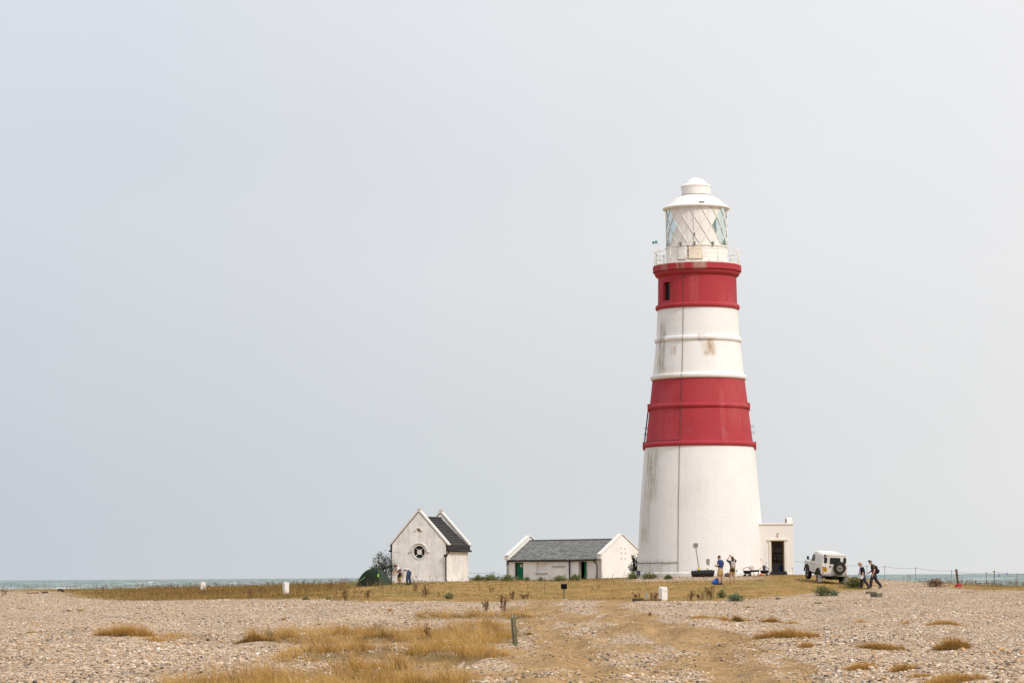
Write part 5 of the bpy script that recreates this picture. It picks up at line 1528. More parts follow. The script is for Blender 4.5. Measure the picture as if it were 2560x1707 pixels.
low_ += [(2.36 + .48 * math.cos(a), .42 + .48 * math.sin(a)) for a in np.linspace(.46, math.pi - .46, 9)]
low_ += [(1.86, .58), (.52, .58)] + [(.0 + .48 * math.cos(a), .42 + .48 * math.sin(a)) for a in np.linspace(.46, math.pi - .46, 9)]
MB().prism(low_, -.86, .86).build('body', M_CAR, CAR, bevel=.025)
MB().box(-.62, .62, -.6, 2.9, .42, .9).build('underbody', M_UND, CAR)
MB().prism([(1.72, 1.2), (2.90, 1.16), (2.90, 1.24), (2.0, 1.33), (1.72, 1.34)], -.62, .62).build('bonnet', M_CAR, CAR, bevel=.03)
# upper body: loft with tapering sides and a rounded roof
def sec(yb_, yt_, yr):
    pts = []
    for s in (1, -1):
        q = [(.845, yb_, 1.215), (.80, (yb_ * .3 + yt_ * .7), 1.60), (.775, yt_, 1.74), (.74, yt_, 1.84), (.66, yr, 1.92), (.40, yr, 1.962)]
        pts += [(s * a, b, c) for a, b, c in (q if s > 0 else q[::-1])]
    return pts
A, B_ = sec(-.655, -.61, -.60), sec(1.70, 1.47, 1.40)
n = len(A)
b = MB().add(A + B_, [tuple(range(n))[::-1], tuple(range(n, 2 * n))] + [(i, (i + 1) % n, (i + 1) % n + n, i + n) for i in range(n)])
b.build('cabin', M_CAR, CAR, bevel=.02)
MB().box(-.72, .72, -.645, -.60, 1.835, 1.87).build('rain_gutter', M_CAR, CAR)
M_CGL = pm('car_glass', (.010, .018, .016), .15, .3, 3, spec=.35)
def slab(pts, nrm, t=.012):
    n_ = Vector(nrm).normalized() * t
    v = [Vector(p) - n_ * .3 for p in pts] + [Vector(p) + n_ for p in pts]
    k = len(pts)
    return MB().add(v, [tuple(range(k))[::-1], tuple(range(k, 2 * k))] + [(i, (i + 1) % k, (i + 1) % k + k, i + k) for i in range(k)])
def rear_y(z): return -.66 + max(0, (z - 1.215)) / .525 * .045
def rearpane(x0, x1, z0, z1, rnd=.06):
    pts = []
    for cx, cz, a0 in ((x1 - rnd, z0 + rnd, -1.5708), (x1 - rnd, z1 - rnd, 0), (x0 + rnd, z1 - rnd, 1.5708), (x0 + rnd, z0 + rnd, 3.1416)):
        for a in np.linspace(a0, a0 + 1.5708, 4): pts.append((cx + rnd * math.cos(a), rear_y(cz + rnd * math.sin(a)) - .028, cz + rnd * math.sin(a)))
    return pts
# rear door with window and handle
dr_ = [(-.40, rear_y(.72), .72), (.46, rear_y(.72), .72), (.46, rear_y(1.8), 1.80), (-.40, rear_y(1.8), 1.80)]
rd = slab(dr_, (0, -1, 0), .018).build('rear_door', M_CAR, CAR)
slab(rearpane(-.33, .37, 1.32, 1.72), (0, -1, .08), .006).build('window', M_CGL, rd)
MB().box(-.33, -.25, -.72, -.68, 1.10, 1.2).build('handle', M_BLACK, rd)
for x0, x1 in ((-.715, -.52), (.57, .75)):
    slab(rearpane(x0, x1, 1.36, 1.74, .07), (0, -1, .08), .006).build('quarter_window', M_CGL, CAR)
MB().box(-.66, -.52, -.69, -.67, 1.66, 1.74).build('window_glint', pm('sky_seen_through', (.55, .6, .6), .2), CAR) if False else None
# side windows of the front doors
for s in (-1, 1):
    def sp_(y, z): return (s * (.845 - (z - 1.215) / .525 * .07 + .004), y, z)
    slab([sp_(.98, 1.30), sp_(1.27, 1.30), sp_(1.27, 1.70), sp_(.98, 1.70)], (s, 0, .12), .006).build('side_window', M_CGL, CAR)
    slab([sp_(1.31, 1.30), sp_(1.60, 1.30), sp_(1.50, 1.70), sp_(1.31, 1.70)], (s, 0, .12), .006).build('side_window', M_CGL, CAR)
    slab([(s * .735, .75, 1.852), (s * .735, 1.1, 1.852), (s * .675, 1.1, 1.913), (s * .675, .75, 1.913)], (s, 0, .8), .008).build('roof_window', pm('light_painted_glass', (.42, .44, .43), .3), CAR)  # pale colour stands in for the light showing in the glass
    b = MB().tube([(s * .87, 0 + .52 * math.cos(a), .42 + .52 * math.sin(a)) for a in np.linspace(.1, math.pi - .1, 13)], .055, 6)
    b.build('wheel_arch', M_BLACK, CAR, smooth=True)
    b = MB().tube([(s * .87, 2.36 + .52 * math.cos(a), .42 + .52 * math.sin(a)) for a in np.linspace(.1, math.pi - .1, 13)], .055, 6)
    b.build('wheel_arch', M_BLACK, CAR, smooth=True)
    MB().tube([(s * .85, 1.66, 1.28), (s * 1.0, 1.72, 1.34)], .014, 6).box(min(s * .98, s * 1.12), max(s * .98, s * 1.12), 1.70, 1.74, 1.32, 1.54).build('wing_mirror', M_BLACK, CAR)
    slab([(s * .868, .93, .62), (s * .868, 1.70, .62), (s * .868, 1.68, 1.2), (s * .868, .93, 1.2)], (s, 0, 0), .012).build('front_door', M_CAR, CAR)
    for yy in (1.0, 1.45): MB().box(min(s * .868, s * .9), max(s * .868, s * .9), yy, yy + .1, 1.08, 1.11).build('door_handle', M_BLACK, CAR)
    MB().box(s * .87 - .20, s * .87 + .10, -.66, -.63, .14, .56).build('mud_flap', M_DUST, CAR)
    for zz, mt in ((1.10, 'r'), (.74, 'r'), (.64, 'o')):
        c = (.45, .03, .02) if mt == 'r' else (.5, .16, .03)
        b = MB().tube([(s * .77, -.655, zz), (s * .77, -.70, zz)], .042, 10)
        b.build('tail_light', pm('red_lens' if mt == 'r' else 'amber_lens', c, .3), CAR)
MB().prism([(1.72, 1.24), (1.49, 1.72), (1.50, 1.73), (1.74, 1.25)], -.66, .66).build('windscreen', M_CGL, CAR)
MB().box(-.86, .86, -.80, -.66, .54, .66).build('rear_bumper', M_DUST, CAR, bevel=.02)
MB().box(-.1, .1, -.86, -.8, .44, .62).build('tow_bar', M_UND, CAR)
MB().tube([(.55, -.55, .35), (-.55, -.55, .35)], .05, 8).ell((.05, 0, .36), (.13, .13, .13), 10, 7).tube([(-.7, 0, .38), (.7, 0, .38)], .05, 8).build('rear_axle', M_UND, CAR)
MB().box(-.79, -.50, -.69, -.672, .83, 1.04).build('number_plate', pm('yellow_plate', (.60, .32, .012), .5, .05), CAR)
pl2 = MB()
for i, x0 in enumerate((-.765, -.715, -.665, -.605, -.555)): pl2.box(x0, x0 + .03, -.696, -.6905, .955, 1.02)
for x0 in (-.68, -.63): pl2.box(x0, x0 + .03, -.696, -.6905, .86, .925)
pl2.build('plate_marks', pm('plate_black', (.09, .05, .01), .6), CAR)
MB().box(-.70, -.58, -.70, -.672, 1.075, 1.11).build('plate_lamp', M_BLACK, CAR)
MB().box(-.74, -.60, -.74, -.60, 1.80, 1.90).build('work_lamp', M_BLACK, CAR, bevel=.03)
def wheel_parts(parent, loc, side, name='wheel'):
    prof = [(.21, -.10), (.30, -.115), (.36, -.112), (.385, -.09), (.392, -.05), (.392, .05), (.385, .09), (.36, .112), (.30, .115), (.21, .10), (.21, -.10)]
    o = MB().lathe(prof, 40).build(name, M_RUB, parent, loc, smooth=True, auto=40)
    o.rotation_euler = (0, R(90) * side, 0)
    tr_ = MB()
    for k in range(36):
        a = 2 * math.pi * k / 36
        tr_.box(-.012, .012, -.012, .012, -.105, .105, Matrix.Rotation(a, 4, 'Z') @ Matrix.Translation((.394, 0, 0)) @ Matrix.Rotation(.35 if k % 2 else -.35, 4, 'X'))
    tr_.build('tread', M_RUB, o)
    MB().lathe([(.215, .07), (.205, .085), (.185, .07), (.15, .055), (.09, .075), (.06, .085), (.002, .085)], 28).build('rim', M_DUST, o, smooth=True, auto=40)
    MB().lathe([(.05, .08), (.05, .12), (.002, .125)], 16).build('hub', M_UND, o, smooth=True, auto=40)
    return o
for sx_s in (-1, 1):
    for yy in (0, 2.36): wheel_parts(CAR, (sx_s * .745, yy, .392), sx_s)
sw = wheel_parts(CAR, (.30, -.80, 1.09), 1, 'spare_wheel')
sw.rotation_euler = (R(90), 0, 0)
MB().box(.2, .4, -.72, -.66, .95, 1.2).build('spare_carrier', M_UND, CAR)
# ------------------------------------------------------------------ tent
def tent():
    p = at(937, 1468, 177.5)
    p.z = gz(p.x, p.y) - .01
    root = empty('dome_tent', p)
    tag(root, 'dark green dome tent pitched left of the small house', 'tent')
    k = 177.5 / FPX
    def P(px, py, dy=0.0): return Vector(((px - 937) * k, dy, (1468 - py) * k))
    # outline of the flysheet as seen, then swept round to a real dome: apex line bulges to camera
    left = [P(893, 1468), P(895, 1458), P(901, 1446), P(909, 1436), P(919, 1428), P(930, 1424.7), P(941, 1424)]
    right = [P(980, 1466), P(977, 1458), P(971, 1447), P(964, 1437.5), P(956, 1430), P(949, 1425.6), P(941, 1424)]
    seam = [P(949, 1469, -.95), P(948.5, 1458, -.86), P(947, 1447, -.68), P(945, 1436, -.45), P(943, 1429, -.24), P(942, 1425.5, -.08), P(941, 1424, 0)]
    back = [Vector((q.x, -q.y * .95, q.z)) for q in seam]
    def patch(a, b, out):
        n, m = len(a), 9
        v, f = [], []
        for i in range(n):
            for j in range(m):
                t_ = j / (m - 1)
                q = a[i].lerp(b[i], t_)
                bl = math.sin(math.pi * t_) * out * (1 - i / (n - 1))
                d_ = Vector((q.x - .1, q.y, 0))
                if d_.length > 1e-4: q = q + d_.normalized() * bl
                q.z += .015 * math.sin(math.pi * t_ * 2 + i)
                v.append(q)
        for i in range(n - 1):
            for j in range(m - 1): f.append((i * m + j, i * m + j + 1, (i + 1) * m + j + 1, (i + 1) * m + j))
        return v, f
    M1, M2 = pm('dark_green_nylon', (.013, .021, .011), .7, .15, 2, .1, 6, spec=.12), pm('grey_green_nylon', (.03, .042, .026), .7, .15, 2, .1, 6)
    for a, b, mt, o_ in ((left, seam, M1, .32), (seam, right, M2, .22), (left, back, M1, .3), (back, right, M2, .25)):
        v, f = patch(a, b, o_)
        MB().add(v, f).build('flysheet_panel', mt, root, smooth=True)
    MB().tube([q + Vector((0, -.012, .006)) for q in seam], .018, 6).build('pole_sleeve', M1, root, smooth=True)
    MB().tube([q + Vector((-.01, 0, .008)) for q in left], .016, 6).build('pole_sleeve', M1, root, smooth=True)
    MB().tube([q + Vector((.01, 0, .008)) for q in right], .016, 6).build('pole_sleeve', M1, root, smooth=True)
    NE = pm('neon_green', (.32, .62, .06), .5)
    MB().prism([(-.80, .60), (-.76, .68), (-.66, .80), (-.72, .62)], .235, .29).build('reflective_tab', NE, root)
    for a, b in (((-.95, -.1, .55), (-1.75, -.3, .02)), ((-.6, -.5, .6), (-1.45, -1.0, .0)), ((1.0, .2, .4), (1.6, .3, .02))):
        MB().tube([a, b], .009, 4).build('guy_line', pm('pale_green_cord', (.30, .50, .22), .6), root)
tent()

# ------------------------------------------------------------------ boundary stones
M_STONE = pm('painted_white_stone', (.76, .725, .68), .85, .05, 5, .2, 20, streak=.2, streak_col=(.45, .4, .32))
def stone(label, px0, px1, ytop, ybot, rz, d=None, text=None, aspect=1.0):
    p = on((px0 + px1) / 2, ybot) if d is None else at((px0 + px1) / 2, ybot, d)
    k = p.y / FPX
    h, wpx = (ybot - ytop) * k, (px1 - px0) * k
    s = wpx / (abs(math.cos(rz)) + abs(math.sin(rz)) * aspect)
    o = empty('boundary_stone', p, rz)
    tag(o, label, 'stone')
    w, dp_ = s / 2, s * aspect / 2
    r = w * .75
    pts = [(-w, -.15), (w, -.15), (w, h - r)] + [(w - r + r * math.cos(a), h - r * .75 + r * .75 * math.sin(a)) for a in np.linspace(0, 1.5708, 6)] + [(-w + r - r * math.sin(a), h - r * .75 + r * .75 * math.cos(a)) for a in np.linspace(0, 1.5708, 6)] + [(-w, h - r)]
    MB().plate(pts, (), dp_ * 2, -dp_).build('shaft', M_STONE, o, bevel=.025)
    if text:
        cu = bpy.data.curves.new('lettering', 'FONT')
        cu.body, cu.size, cu.align_x, cu.extrude, cu.space_character = text, .12, 'CENTER', .004, 1.1
        t_ = bpy.data.objects.new('lettering', cu)
        cu.materials.append(pm('weathered_lettering', (.24, .21, .18), .9, .2))
        link(t_, o, (0, -dp_ - .003, h * .60))
        t_.rotation_euler = (R(90), 0, 0)
    return o
stone('white lettered stone with rounded top beside the timber edging', 1646.6, 1668.8, 1466, 1500, R(33), text='T H', aspect=.9)
stone('slim white stone standing in the weeds left of the tent', 706.5, 723, 1454.5, 1488, R(30), aspect=1.1)
stone('far white round-topped stone seen against the sea', 500.5, 514.5, 1454, 1478, R(20), d=212, aspect=.9)

# ------------------------------------------------------------------ posts, sign, timber
M_WOOD = pm('weathered_grey_wood', (.15, .135, .08), .9, .3, 6, .3, 30, streak=.5, streak_col=(.07, .075, .04))
p = on(1288, 1613)
k = p.y / FPX
o = empty('wooden_post', p, R(25), R(0), R(-3.6)); tag(o, 'weathered square wooden post in the foreground by the track', 'post')
h = 74 * k
b = MB()
v = []
for z, tx in ((-.2, 0), (h * .35, .002), (h * .7, -.002), (h - .02, .0), (h, -.003)):
    for cx, cy in ((-1, -1), (1, -1), (1, 1), (-1, 1)): v.append((cx * .044 + tx, cy * .044 - tx, z + (.025 * cx if z == h else 0)))
f = [(i * 4 + j, i * 4 + (j + 1) % 4, i * 4 + 4 + (j + 1) % 4, i * 4 + 4 + j) for i in range(4) for j in range(4)] + [(16, 17, 18, 19), (3, 2, 1, 0)]
b.add(v, f).build('shaft', M_WOOD, o, bevel=.008)
lc = MB()
for i in range(9): lc.ell((random.uniform(-.05, .05), random.uniform(-.05, .05), h - .01 - random.random() ** 2 * .08), (.025, .02, .012), 7, 5)
lc.build('lichen', pm('pale_lichen', (.50, .48, .40), .95, .2, 20), o)
p = on(1410, 1498.5)
k = p.y / FPX
o = empty('sign_post', p, R(3)); tag(o, 'blank black sign board on a wooden post seen from behind', 'sign')
MB().box(-.035, .035, -.035, .035, -.05, 30 * k).build('post', M_WOOD, o)
MB().box(-7.6 * k, 7.6 * k, -.055, -.036, 26.5 * k, 39.5 * k).build('board', pm('black_board', (.008, .008, .008), .95, .2, spec=.05), o, bevel=.006)
MB().box(-8.2 * k, 8.2 * k, -.18, .18, -.04, .045).build('foot', pm('pale_concrete', (.40, .37, .32), .9, .15, 8), o, bevel=.02)
p = on(1362, 1494)
o = MB().tube([(0, 0, -.1), (.01, 0, .5), (0, 0, 49 * p.y / FPX)], .011, 6).tube([(0, 0, 49 * p.y / FPX - .02), (0, 0, 49 * p.y / FPX + .015)], .018, 6).build('marker_rod', pm('rusty_rod', (.10, .07, .045), .8, .3), None, p)
tag(o, 'thin dark upright rod left of the black sign', 'rod')
p = on(1616, 1486)
o = MB().tube([(0, 0, -.1), (-.02, 0, .4), (-.08, 0, 36 * p.y / FPX)], .01, 6).tube([(-.08, 0, 36 * p.y / FPX - .015), (-.08, 0, 36 * p.y / FPX + .02)], .017, 6).build('marker_rod', pm('rusty_rod', (.10, .07, .045), .8, .3), None, p)
tag(o, 'thin bent rod rising behind the grey pointed stone', 'rod')
p = on(1382, 1456)
o = MB().tube([(0, 0, -.05), (0, 0, .42)], .012, 6).tube([(0, 0, .4), (0, 0, .44)], .02, 6).build('marker_rod', pm('rusty_rod', (.10, .07, .045), .8, .3), None, p) if False else None
# timber edging with a grey stone inside
pa, pb_ = on(1582.5, 1503), on(1652, 1501)
o = empty('timber_edging', pa.lerp(pb_, .5)); tag(o, 'dark timber edging plank lying beside the lettered stone', 'timber')
d_ = (pb_ - pa)
MB().bar(-d_ / 2 + Vector((0, 0, .05)), -d_ / 2 + d_ * .36 + Vector((0, 0, .05)), .09, .19).build('plank', pm('tarred_timber', (.05, .036, .022), .9, .3, 6), o, bevel=.01)
MB().bar(-d_ / 2 + d_ * .37 + Vector((0, 0, .02)), d_ / 2 + Vector((0, 0, .03)), .08, .12).build('plank', pm('tarred_timber', (.05, .036, .022), .9, .3, 6), o, bevel=.01)
def rock(name, label, p, sx, sy, sz, mat, seed, cat='stone', rz=0):
    r = random.Random(seed)
    b = MB().ell((0, 0, sz * .42), (sx / 2, sy / 2, sz * .58), 12, 8)
    b.v = [(x * r.uniform(.88, 1.1), y * r.uniform(.88, 1.1), z * r.uniform(.92, 1.06)) for x, y, z in b.v]
    o = b.build(name, mat, None, p); o.rotation_euler = (0, 0, rz)
    return tag(o, label, cat)
p = on(1616, 1495)
b = MB()
v = [(-.12, -.08, -.05), (.14, -.08, -.05), (.13, .1, -.05), (-.11, .1, -.05), (-.03, -.03, .30), (.04, -.02, .33), (.07, .05, .26), (-.02, .06, .25)]
o = b.add(v, [(0, 3, 2, 1), (4, 5, 6, 7), (0, 1, 5, 4), (1, 2, 6, 5), (2, 3, 7, 6), (3, 0, 4, 7)]).build('grey_stone', pm('grey_stone', (.27, .255, .25), .9, .2, 8, .3, 20), None, p, bevel=.02)
tag(o, 'grey pointed stone among dead stems behind the timber edging', 'stone')
M_CONC = pm('mossy_concrete', (.135, .12, .085), .95, .25, 8, .3, 25)
def block(name, label, px, py, w, d_, h, rz, mat, cat='block', tilt=0.0):
    p = on(px, py)
    o = MB().box(-w / 2, w / 2, -d_ / 2, d_ / 2, -.04, h).build(name, mat, None, p, bevel=.012)
    o.rotation_euler = (tilt, 0, rz)
    return tag(o, label, cat)
block('concrete_block', 'square mossy concrete block lying below the walkers', 2191, 1492, .46, .5, .22, R(40), M_CONC)
block('concrete_block', 'flat concrete slab just behind the square block', 2178, 1483, .55, .4, .12, R(12), M_CONC)
block('brick', 'dark brick half sunk where turf meets shingle', 1945, 1498, .22, .12, .11, R(20), pm('dark_brick', (.13, .10, .085), .9, .2), 'brick')
block('driftwood_plank', 'short black plank lying flat on the shingle', 2045, 1508, .34, .1, .05, R(5), pm('charred_wood', (.03, .027, .025), .9), 'plank')
block('driftwood_plank', 'tiny black wood scrap right of the short black plank', 2074, 1503, .16, .06, .04, R(-15), pm('charred_wood', (.03, .027, .025), .9), 'plank')
block('driftwood_plank', 'grey plank below the red box at the leaning post', 2428, 1480, .52, .12, .05, R(-4), pm('grey_driftwood', (.17, .14, .10), .9, .2), 'plank')
block('driftwood_plank', 'dark stick on the shingle right of the lettered stone', 1698, 1510, .30, .06, .04, R(8), pm('charred_wood', (.03, .027, .025), .9), 'plank')
block('wood_stub', 'small brown wood stub at the edge of the sandy track', 1625, 1538, .09, .08, .12, R(10), pm('brown_stub', (.16, .09, .045), .9, .2), 'stub')
block('driftwood_plank', 'rusty red plank in the weeds at far left', 82, 1483, 1.0, .12, .1, R(12), pm('rusty_plank', (.20, .09, .055), .9, .3), 'plank')
block('driftwood_plank', 'dark weathered beam lying right of the rusty plank', 112, 1482, .55, .14, .12, R(-14), pm('dark_beam', (.06, .04, .035), .9, .3), 'plank')
p = on(152, 1481)
b = MB()
b.tube([(-.24, 0, .08), (-.2, 0, .3), (-.08, .05, .24), (.14, 0, .2), (.28, 0, .04)], [.04, .06, .1, .11, .04], 8)
tag(b.build('driftwood_root', pm('dark_beam', (.06, .04, .035), .9, .3), None, p, smooth=True), 'dark driftwood root lump near the left edge', 'driftwood')
p = at(382, 1471, 238); p.z = gz(p.x, p.y)
o = empty('marker_post', p); tag(o, 'thin far post carrying a small white plate against the sea', 'post')
MB().tube([(0, 0, -.1), (0, 0, 17 * 238 / FPX)], .022, 6).build('post', pm('rusty_rod', (.10, .07, .045), .8, .3), o)
MB().box(-.40, .06, -.02, .0, 16 * 238 / FPX, 18.5 * 238 / FPX).build('plate', pm('white_board', (.78, .76, .73), .6, .04), o)
# ------------------------------------------------------------------ wire fences
M_IRON = pm('thin_iron', (.17, .18, .18), .6, .2)
M_IROND = pm('dark_green_iron', (.05, .07, .06), .6, .2)
def fence(name, label, posts, d0, wires, ends=()):
    pts = []
    root = None
    for px, yt, yb_, th in posts:
        d_ = d0(px)
        q = at(px, yb_, d_); t_ = at(px, yt, d_)
        if root is None:
            root = empty(name, q); tag(root, label, 'fence')
        lo = q - root.location; hi = t_ - root.location
        g = gz(q.x, q.y) - root.location.z - .1
        lo.z = min(lo.z, g)
        b = MB().tube([lo, hi], th, 6)
        b.tube([hi - Vector((0, 0, .08)), hi + Vector((0, 0, .01))], th * 2.0, 6)
        b.build('fence_post', M_IROND if th > .03 else M_IRON, root)
        pts.append(hi - Vector((0, 0, .03)))
    e0 = [at(*e) - root.location for e in ends[:1]] if ends else []
    e1 = [at(*e) - root.location for e in ends[1:]] if ends else []
    pts = e0 + pts + e1
    for dz in wires:
        for a, b_ in zip(pts[:-1], pts[1:]):
            q = [a.lerp(b_, i / 8) - Vector((0, 0, dz + .10 * math.sin(math.pi * i / 8))) for i in range(9)]
            MB().tube(q, .011, 5, cap=False).build('wire', M_IRON, root)
fence('wire_fence', 'thin wire fence on slim posts along the shore at right', [(2167, 1413, 1452, .02), (2212, 1414, 1451, .02), (2289, 1418, 1457, .02), (2379, 1425, 1461, .02), (2466, 1430, 1463, .022), (2485.5, 1426.5, 1464, .036), (2542, 1432.5, 1465, .022), (2640, 1434, 1467, .022)], lambda px: 206 + (px - 2167) * .03, (0,), ((1988, 1402, 200),))
fence('wire_fence', 'thin wire strung between the small house and the shed', [(1234.5, 1428.5, 1446, .022), (1150, 1430, 1446, .022), (1290, 1438, 1446, .02)][0:1] + [(1262, 1436, 1447, .018)], lambda px: 214, (0,), ((1150, 1429, 214),))
for px, py, lab in ((2498, 1438, 'small blue rag on the shore fence, left one'), (2517.5, 1434, 'small blue rag hanging highest beside the right fence post')):
    q = at(px, py, 216)
    o = MB().plate([(-.05, -.12), (.04, -.10), (.06, .0), (.02, .1), (-.06, .11)], (), .01, 0).build('blue_rag', pm('blue_nylon', (.10, .22, .42), .7, .1), None, q); tag(o, lab, 'rag')
    MB().tube([(0, 0, .1), (.01, 0, .28)], .006, 4).build('tie', pm('blue_nylon', (.10, .22, .42), .7, .1), o)
p = on(2396, 1463)
o = empty('wooden_post', p, 0, 0, R(-6.5)); tag(o, 'brown leaning wooden post among the weeds on the shore', 'post')
h = 41 * p.y / FPX
MB().tube([(0, 0, -.2), (0, 0, h)], [.085, .075], 10).build('shaft', pm('brown_post', (.11, .085, .05), .9, .3, 6), o)
MB().tube([(0, 0, h * .6), (0, 0, h * .63)], .09, 10).build('wire_wrap', M_IROND, o)
p = on(2396, 1467)
o = MB().box(-.18, .18, -.14, .14, -.02, .15).box(-.08, .17, -.12, .12, .151, .21).build('red_crate', pm('faded_red_plastic', (.38, .03, .045), .6, .15, 4), None, p, bevel=.02); o.rotation_euler = (0, R(-8), R(20))
tag(o, 'red plastic crate at the foot of the leaning post', 'crate')
# ------------------------------------------------------------------ things at the foot of the lighthouse
p = at(1757, 1443.5, 184.5)
p.z = gz(p.x, p.y)
o = empty('rolled_bundle', p, R(2)); tag(o, 'long black rolled bundle lying at the foot of the lighthouse', 'bundle')
L = 28.5 * 184.5 / FPX
b = MB().tube([(-L, 0, .24), (-L * .96, 0, .25), (-L * .5, .02, .25), (0, 0, .27), (L * .6, .01, .28), (L * .97, 0, .27), (L, 0, .26)], [.13, .215, .225, .235, .245, .22, .12], 14)
b.build('roll', pm('black_tarpaulin', (.018, .017, .017), .6, .25, 5, .3, 12), o, smooth=True, auto=50)
for xx in (-.6, 0, .55): MB().tube([(L * xx + .0, .25 * math.cos(a), .255 + .245 * math.sin(a)) for a in np.linspace(0, 6.28, 17)], .012, 5, cap=False).build('tie_strap', pm('black_tarpaulin_strap', (.05, .048, .045), .6), o)
p = at(1747, 1431, 184.6)
o = MB().ell((0, 0, .0), (.125, .09, .075), 12, 8).tube([(0, 0, .05), (0, 0, .14)], [.03, .022], 8).build('yellow_float', pm('yellow_plastic', (.66, .47, .06), .5, .1), None, p, smooth=True); o.location.z = gz(at(1757, 1443.5, 184.5).x, 184.5) + .545
tag(o, 'small yellow float lying on the black rolled bundle', 'float')
p = on(1791, 1461)
o = empty('carrier_bag', p, R(10)); tag(o, 'crumpled blue carrier bag on the turf by the navy-shirted person', 'bag')
b = MB().ell((0, 0, .15), (.26, .17, .2), 16, 10)
r = random.Random(3)
b.v = [(x * (1.15 - .9 * max(0, z - .1)) * r.uniform(.9, 1.12) + .10 * max(0, z - .15), y * r.uniform(.88, 1.12), max(-.01, z * r.uniform(.9, 1.1))) for x, y, z in b.v]
b.build('bag', pm('blue_plastic', (.012, .10, .42), .35, .25, 5, .2, 8), o, smooth=True)
b = MB()
for s in (-1, 1): b.tube([(-.06, s * .03, .3), (-.03, s * .05, .40), (.05, s * .05, .41), (.08, s * .03, .3)], .014, 5)
b.build('handle', pm('blue_plastic', (.012, .10, .42), .35, .25, 5), o)
def at_foot(px, d_): 
    q = at(px, 1440, d_); return Vector((q.x, q.y, gz(q.x, q.y)))
p = at_foot(1822, 183.5)
o = empty('holdall', p, R(5)); tag(o, 'dull purple holdall lying behind the bare legs of the photographing person', 'bag')
b = MB().tube([(-.30, 0, .13), (-.27, 0, .14), (0, 0, .15), (.27, 0, .14), (.30, 0, .13)], [.06, .13, .15, .13, .06], 12, flat=.95)
b.build('bag', pm('mauve_canvas', (.16, .10, .12), .8, .25, 7), o, smooth=True)
MB().tube([(-.12, -.05, .27), (-.08, -.06, .38), (.08, -.06, .38), (.12, -.05, .27)], .012, 5).build('handle', M_BLACK, o)
p = at_foot(1841, 183.6)
o = empty('water_canister', p); tag(o, 'white plastic canister right of the photographing person', 'canister')
MB().box(-.11, .11, -.08, .08, 0, .34).build('tank', pm('white_plastic', (.74, .73, .71), .5, .05), o, bevel=.035)
MB().tube([(.03, 0, .34), (.03, 0, .44)], .05, 10).build('cap', pm('brown_cap', (.16, .10, .08), .6), o)
MB().tube([(-.07, 0, .34), (-.06, 0, .40), (.0, 0, .40)], .014, 6).build('handle', pm('white_plastic', (.74, .73, .71), .5, .05), o)
# two low carts with black dished trays
def cart(label, px, d_, half, rz, load):
    p = at_foot(px, d_)
    o = empty('garden_cart', p, rz); tag(o, label, 'cart')
    v, f = [], []
    n = 24
    for i, (rf, z) in enumerate(((.5, .14), (.82, .22), (1.0, .37), (.95, .375), (.78, .27), (.45, .19))):
        for j in range(n):
            a = 2 * math.pi * j / n
            v.append((half * rf * math.cos(a), .32 * rf * math.sin(a), z + .0))
    for i in range(5):
        for j in range(n): f.append((i * n + j, i * n + (j + 1) % n, (i + 1) * n + (j + 1) % n, (i + 1) * n + j))
    f += [tuple(range(n))[::-1], tuple(5 * n + j for j in range(n))]
    MB().add(v, f).build('tray', pm('black_tray', (.02, .019, .022), .45, .2, 4), o, smooth=True, auto=50)
    MB().tube([(half * math.cos(a), .05, .40 + .19 * math.sin(a)) for a in np.linspace(0, math.pi, 15)], .02, 6).build('hoop', pm('black_tube', (.035, .033, .035), .5), o, smooth=True)
    for xx in (-.55, .55):
        w = MB().tube([(half * xx, -.22, .07), (half * xx, -.18, .07)], .07, 14).tube([(half * xx, .18, .07), (half * xx, .22, .07)], .07, 14)
        w.build('wheels', M_RUB, o)
        MB().tube([(half * xx, -.2, .07), (half * xx, .2, .07)], .018, 6).tube([(half * xx, 0, .07), (half * xx * .7, 0, .24)], .02, 6).build('axle', M_UND, o)
    return o
cart('black dished cart with a hoop, the one nearer the photographing person', 1868.5, 184.6, .31, R(4), 0)
cart('black dished cart with a hoop, the one nearer the porch step', 1911.5, 184.8, .33, R(-4), 1)
p = at_foot(1889, 184.9)
o = MB().prism([(-.14, .26), (.14, .26), (.17, .40), (-.17, .40)], -.34, .26).build('feed_trough', pm('black_trough', (.018, .017, .018), .5, .2), None, p); o.rotation_euler = (0, R(-3), 0)
tag(o, 'black shallow trough bridging the two dished carts', 'trough')
for xx in (-.3, .2): MB().tube([(xx, 0, .26), (xx, 0, 0)], .025, 6).build('leg', M_UND, o)
p = at_foot(1879, 188.4)
o = MB().plate([(-.19, .3), (.19, .3), (.19, .66), (.15, .70), (-.15, .70), (-.19, .66)], (), .04, 0).box(-.17, -.13, .042, .09, 0, .6).box(.13, .17, .042, .09, 0, .6).box(-.19, .19, -.3, -.002, .3, .34).box(-.17, -.13, -.28, -.24, 0, .299).box(.13, .17, -.28, -.24, 0, .299).build('plastic_chair', pm('cream_plastic', (.66, .56, .50), .5, .05), None, p, bevel=.012)
tag(o, 'cream plastic chair standing behind the carts against the lighthouse', 'chair')
p = at_foot(1917, 186.5)
o = MB().tube([(0, 0, 0), (0, 0, .1), (.01, 0, .5), (.0, 0, .78), (-.01, 0, .86)], [.10, .13, .135, .12, .05], 12).build('gas_cylinder', pm('pale_grey_metal', (.60, .60, .60), .45, .06), None, p, smooth=True)
tag(o, 'pale grey upright cylinder beside the porch step', 'cylinder')
MB().tube([(-.01, 0, .85), (-.01, 0, .93)], .04, 8).build('valve', M_DUST, o)
p = at_foot(1910, 184.4)
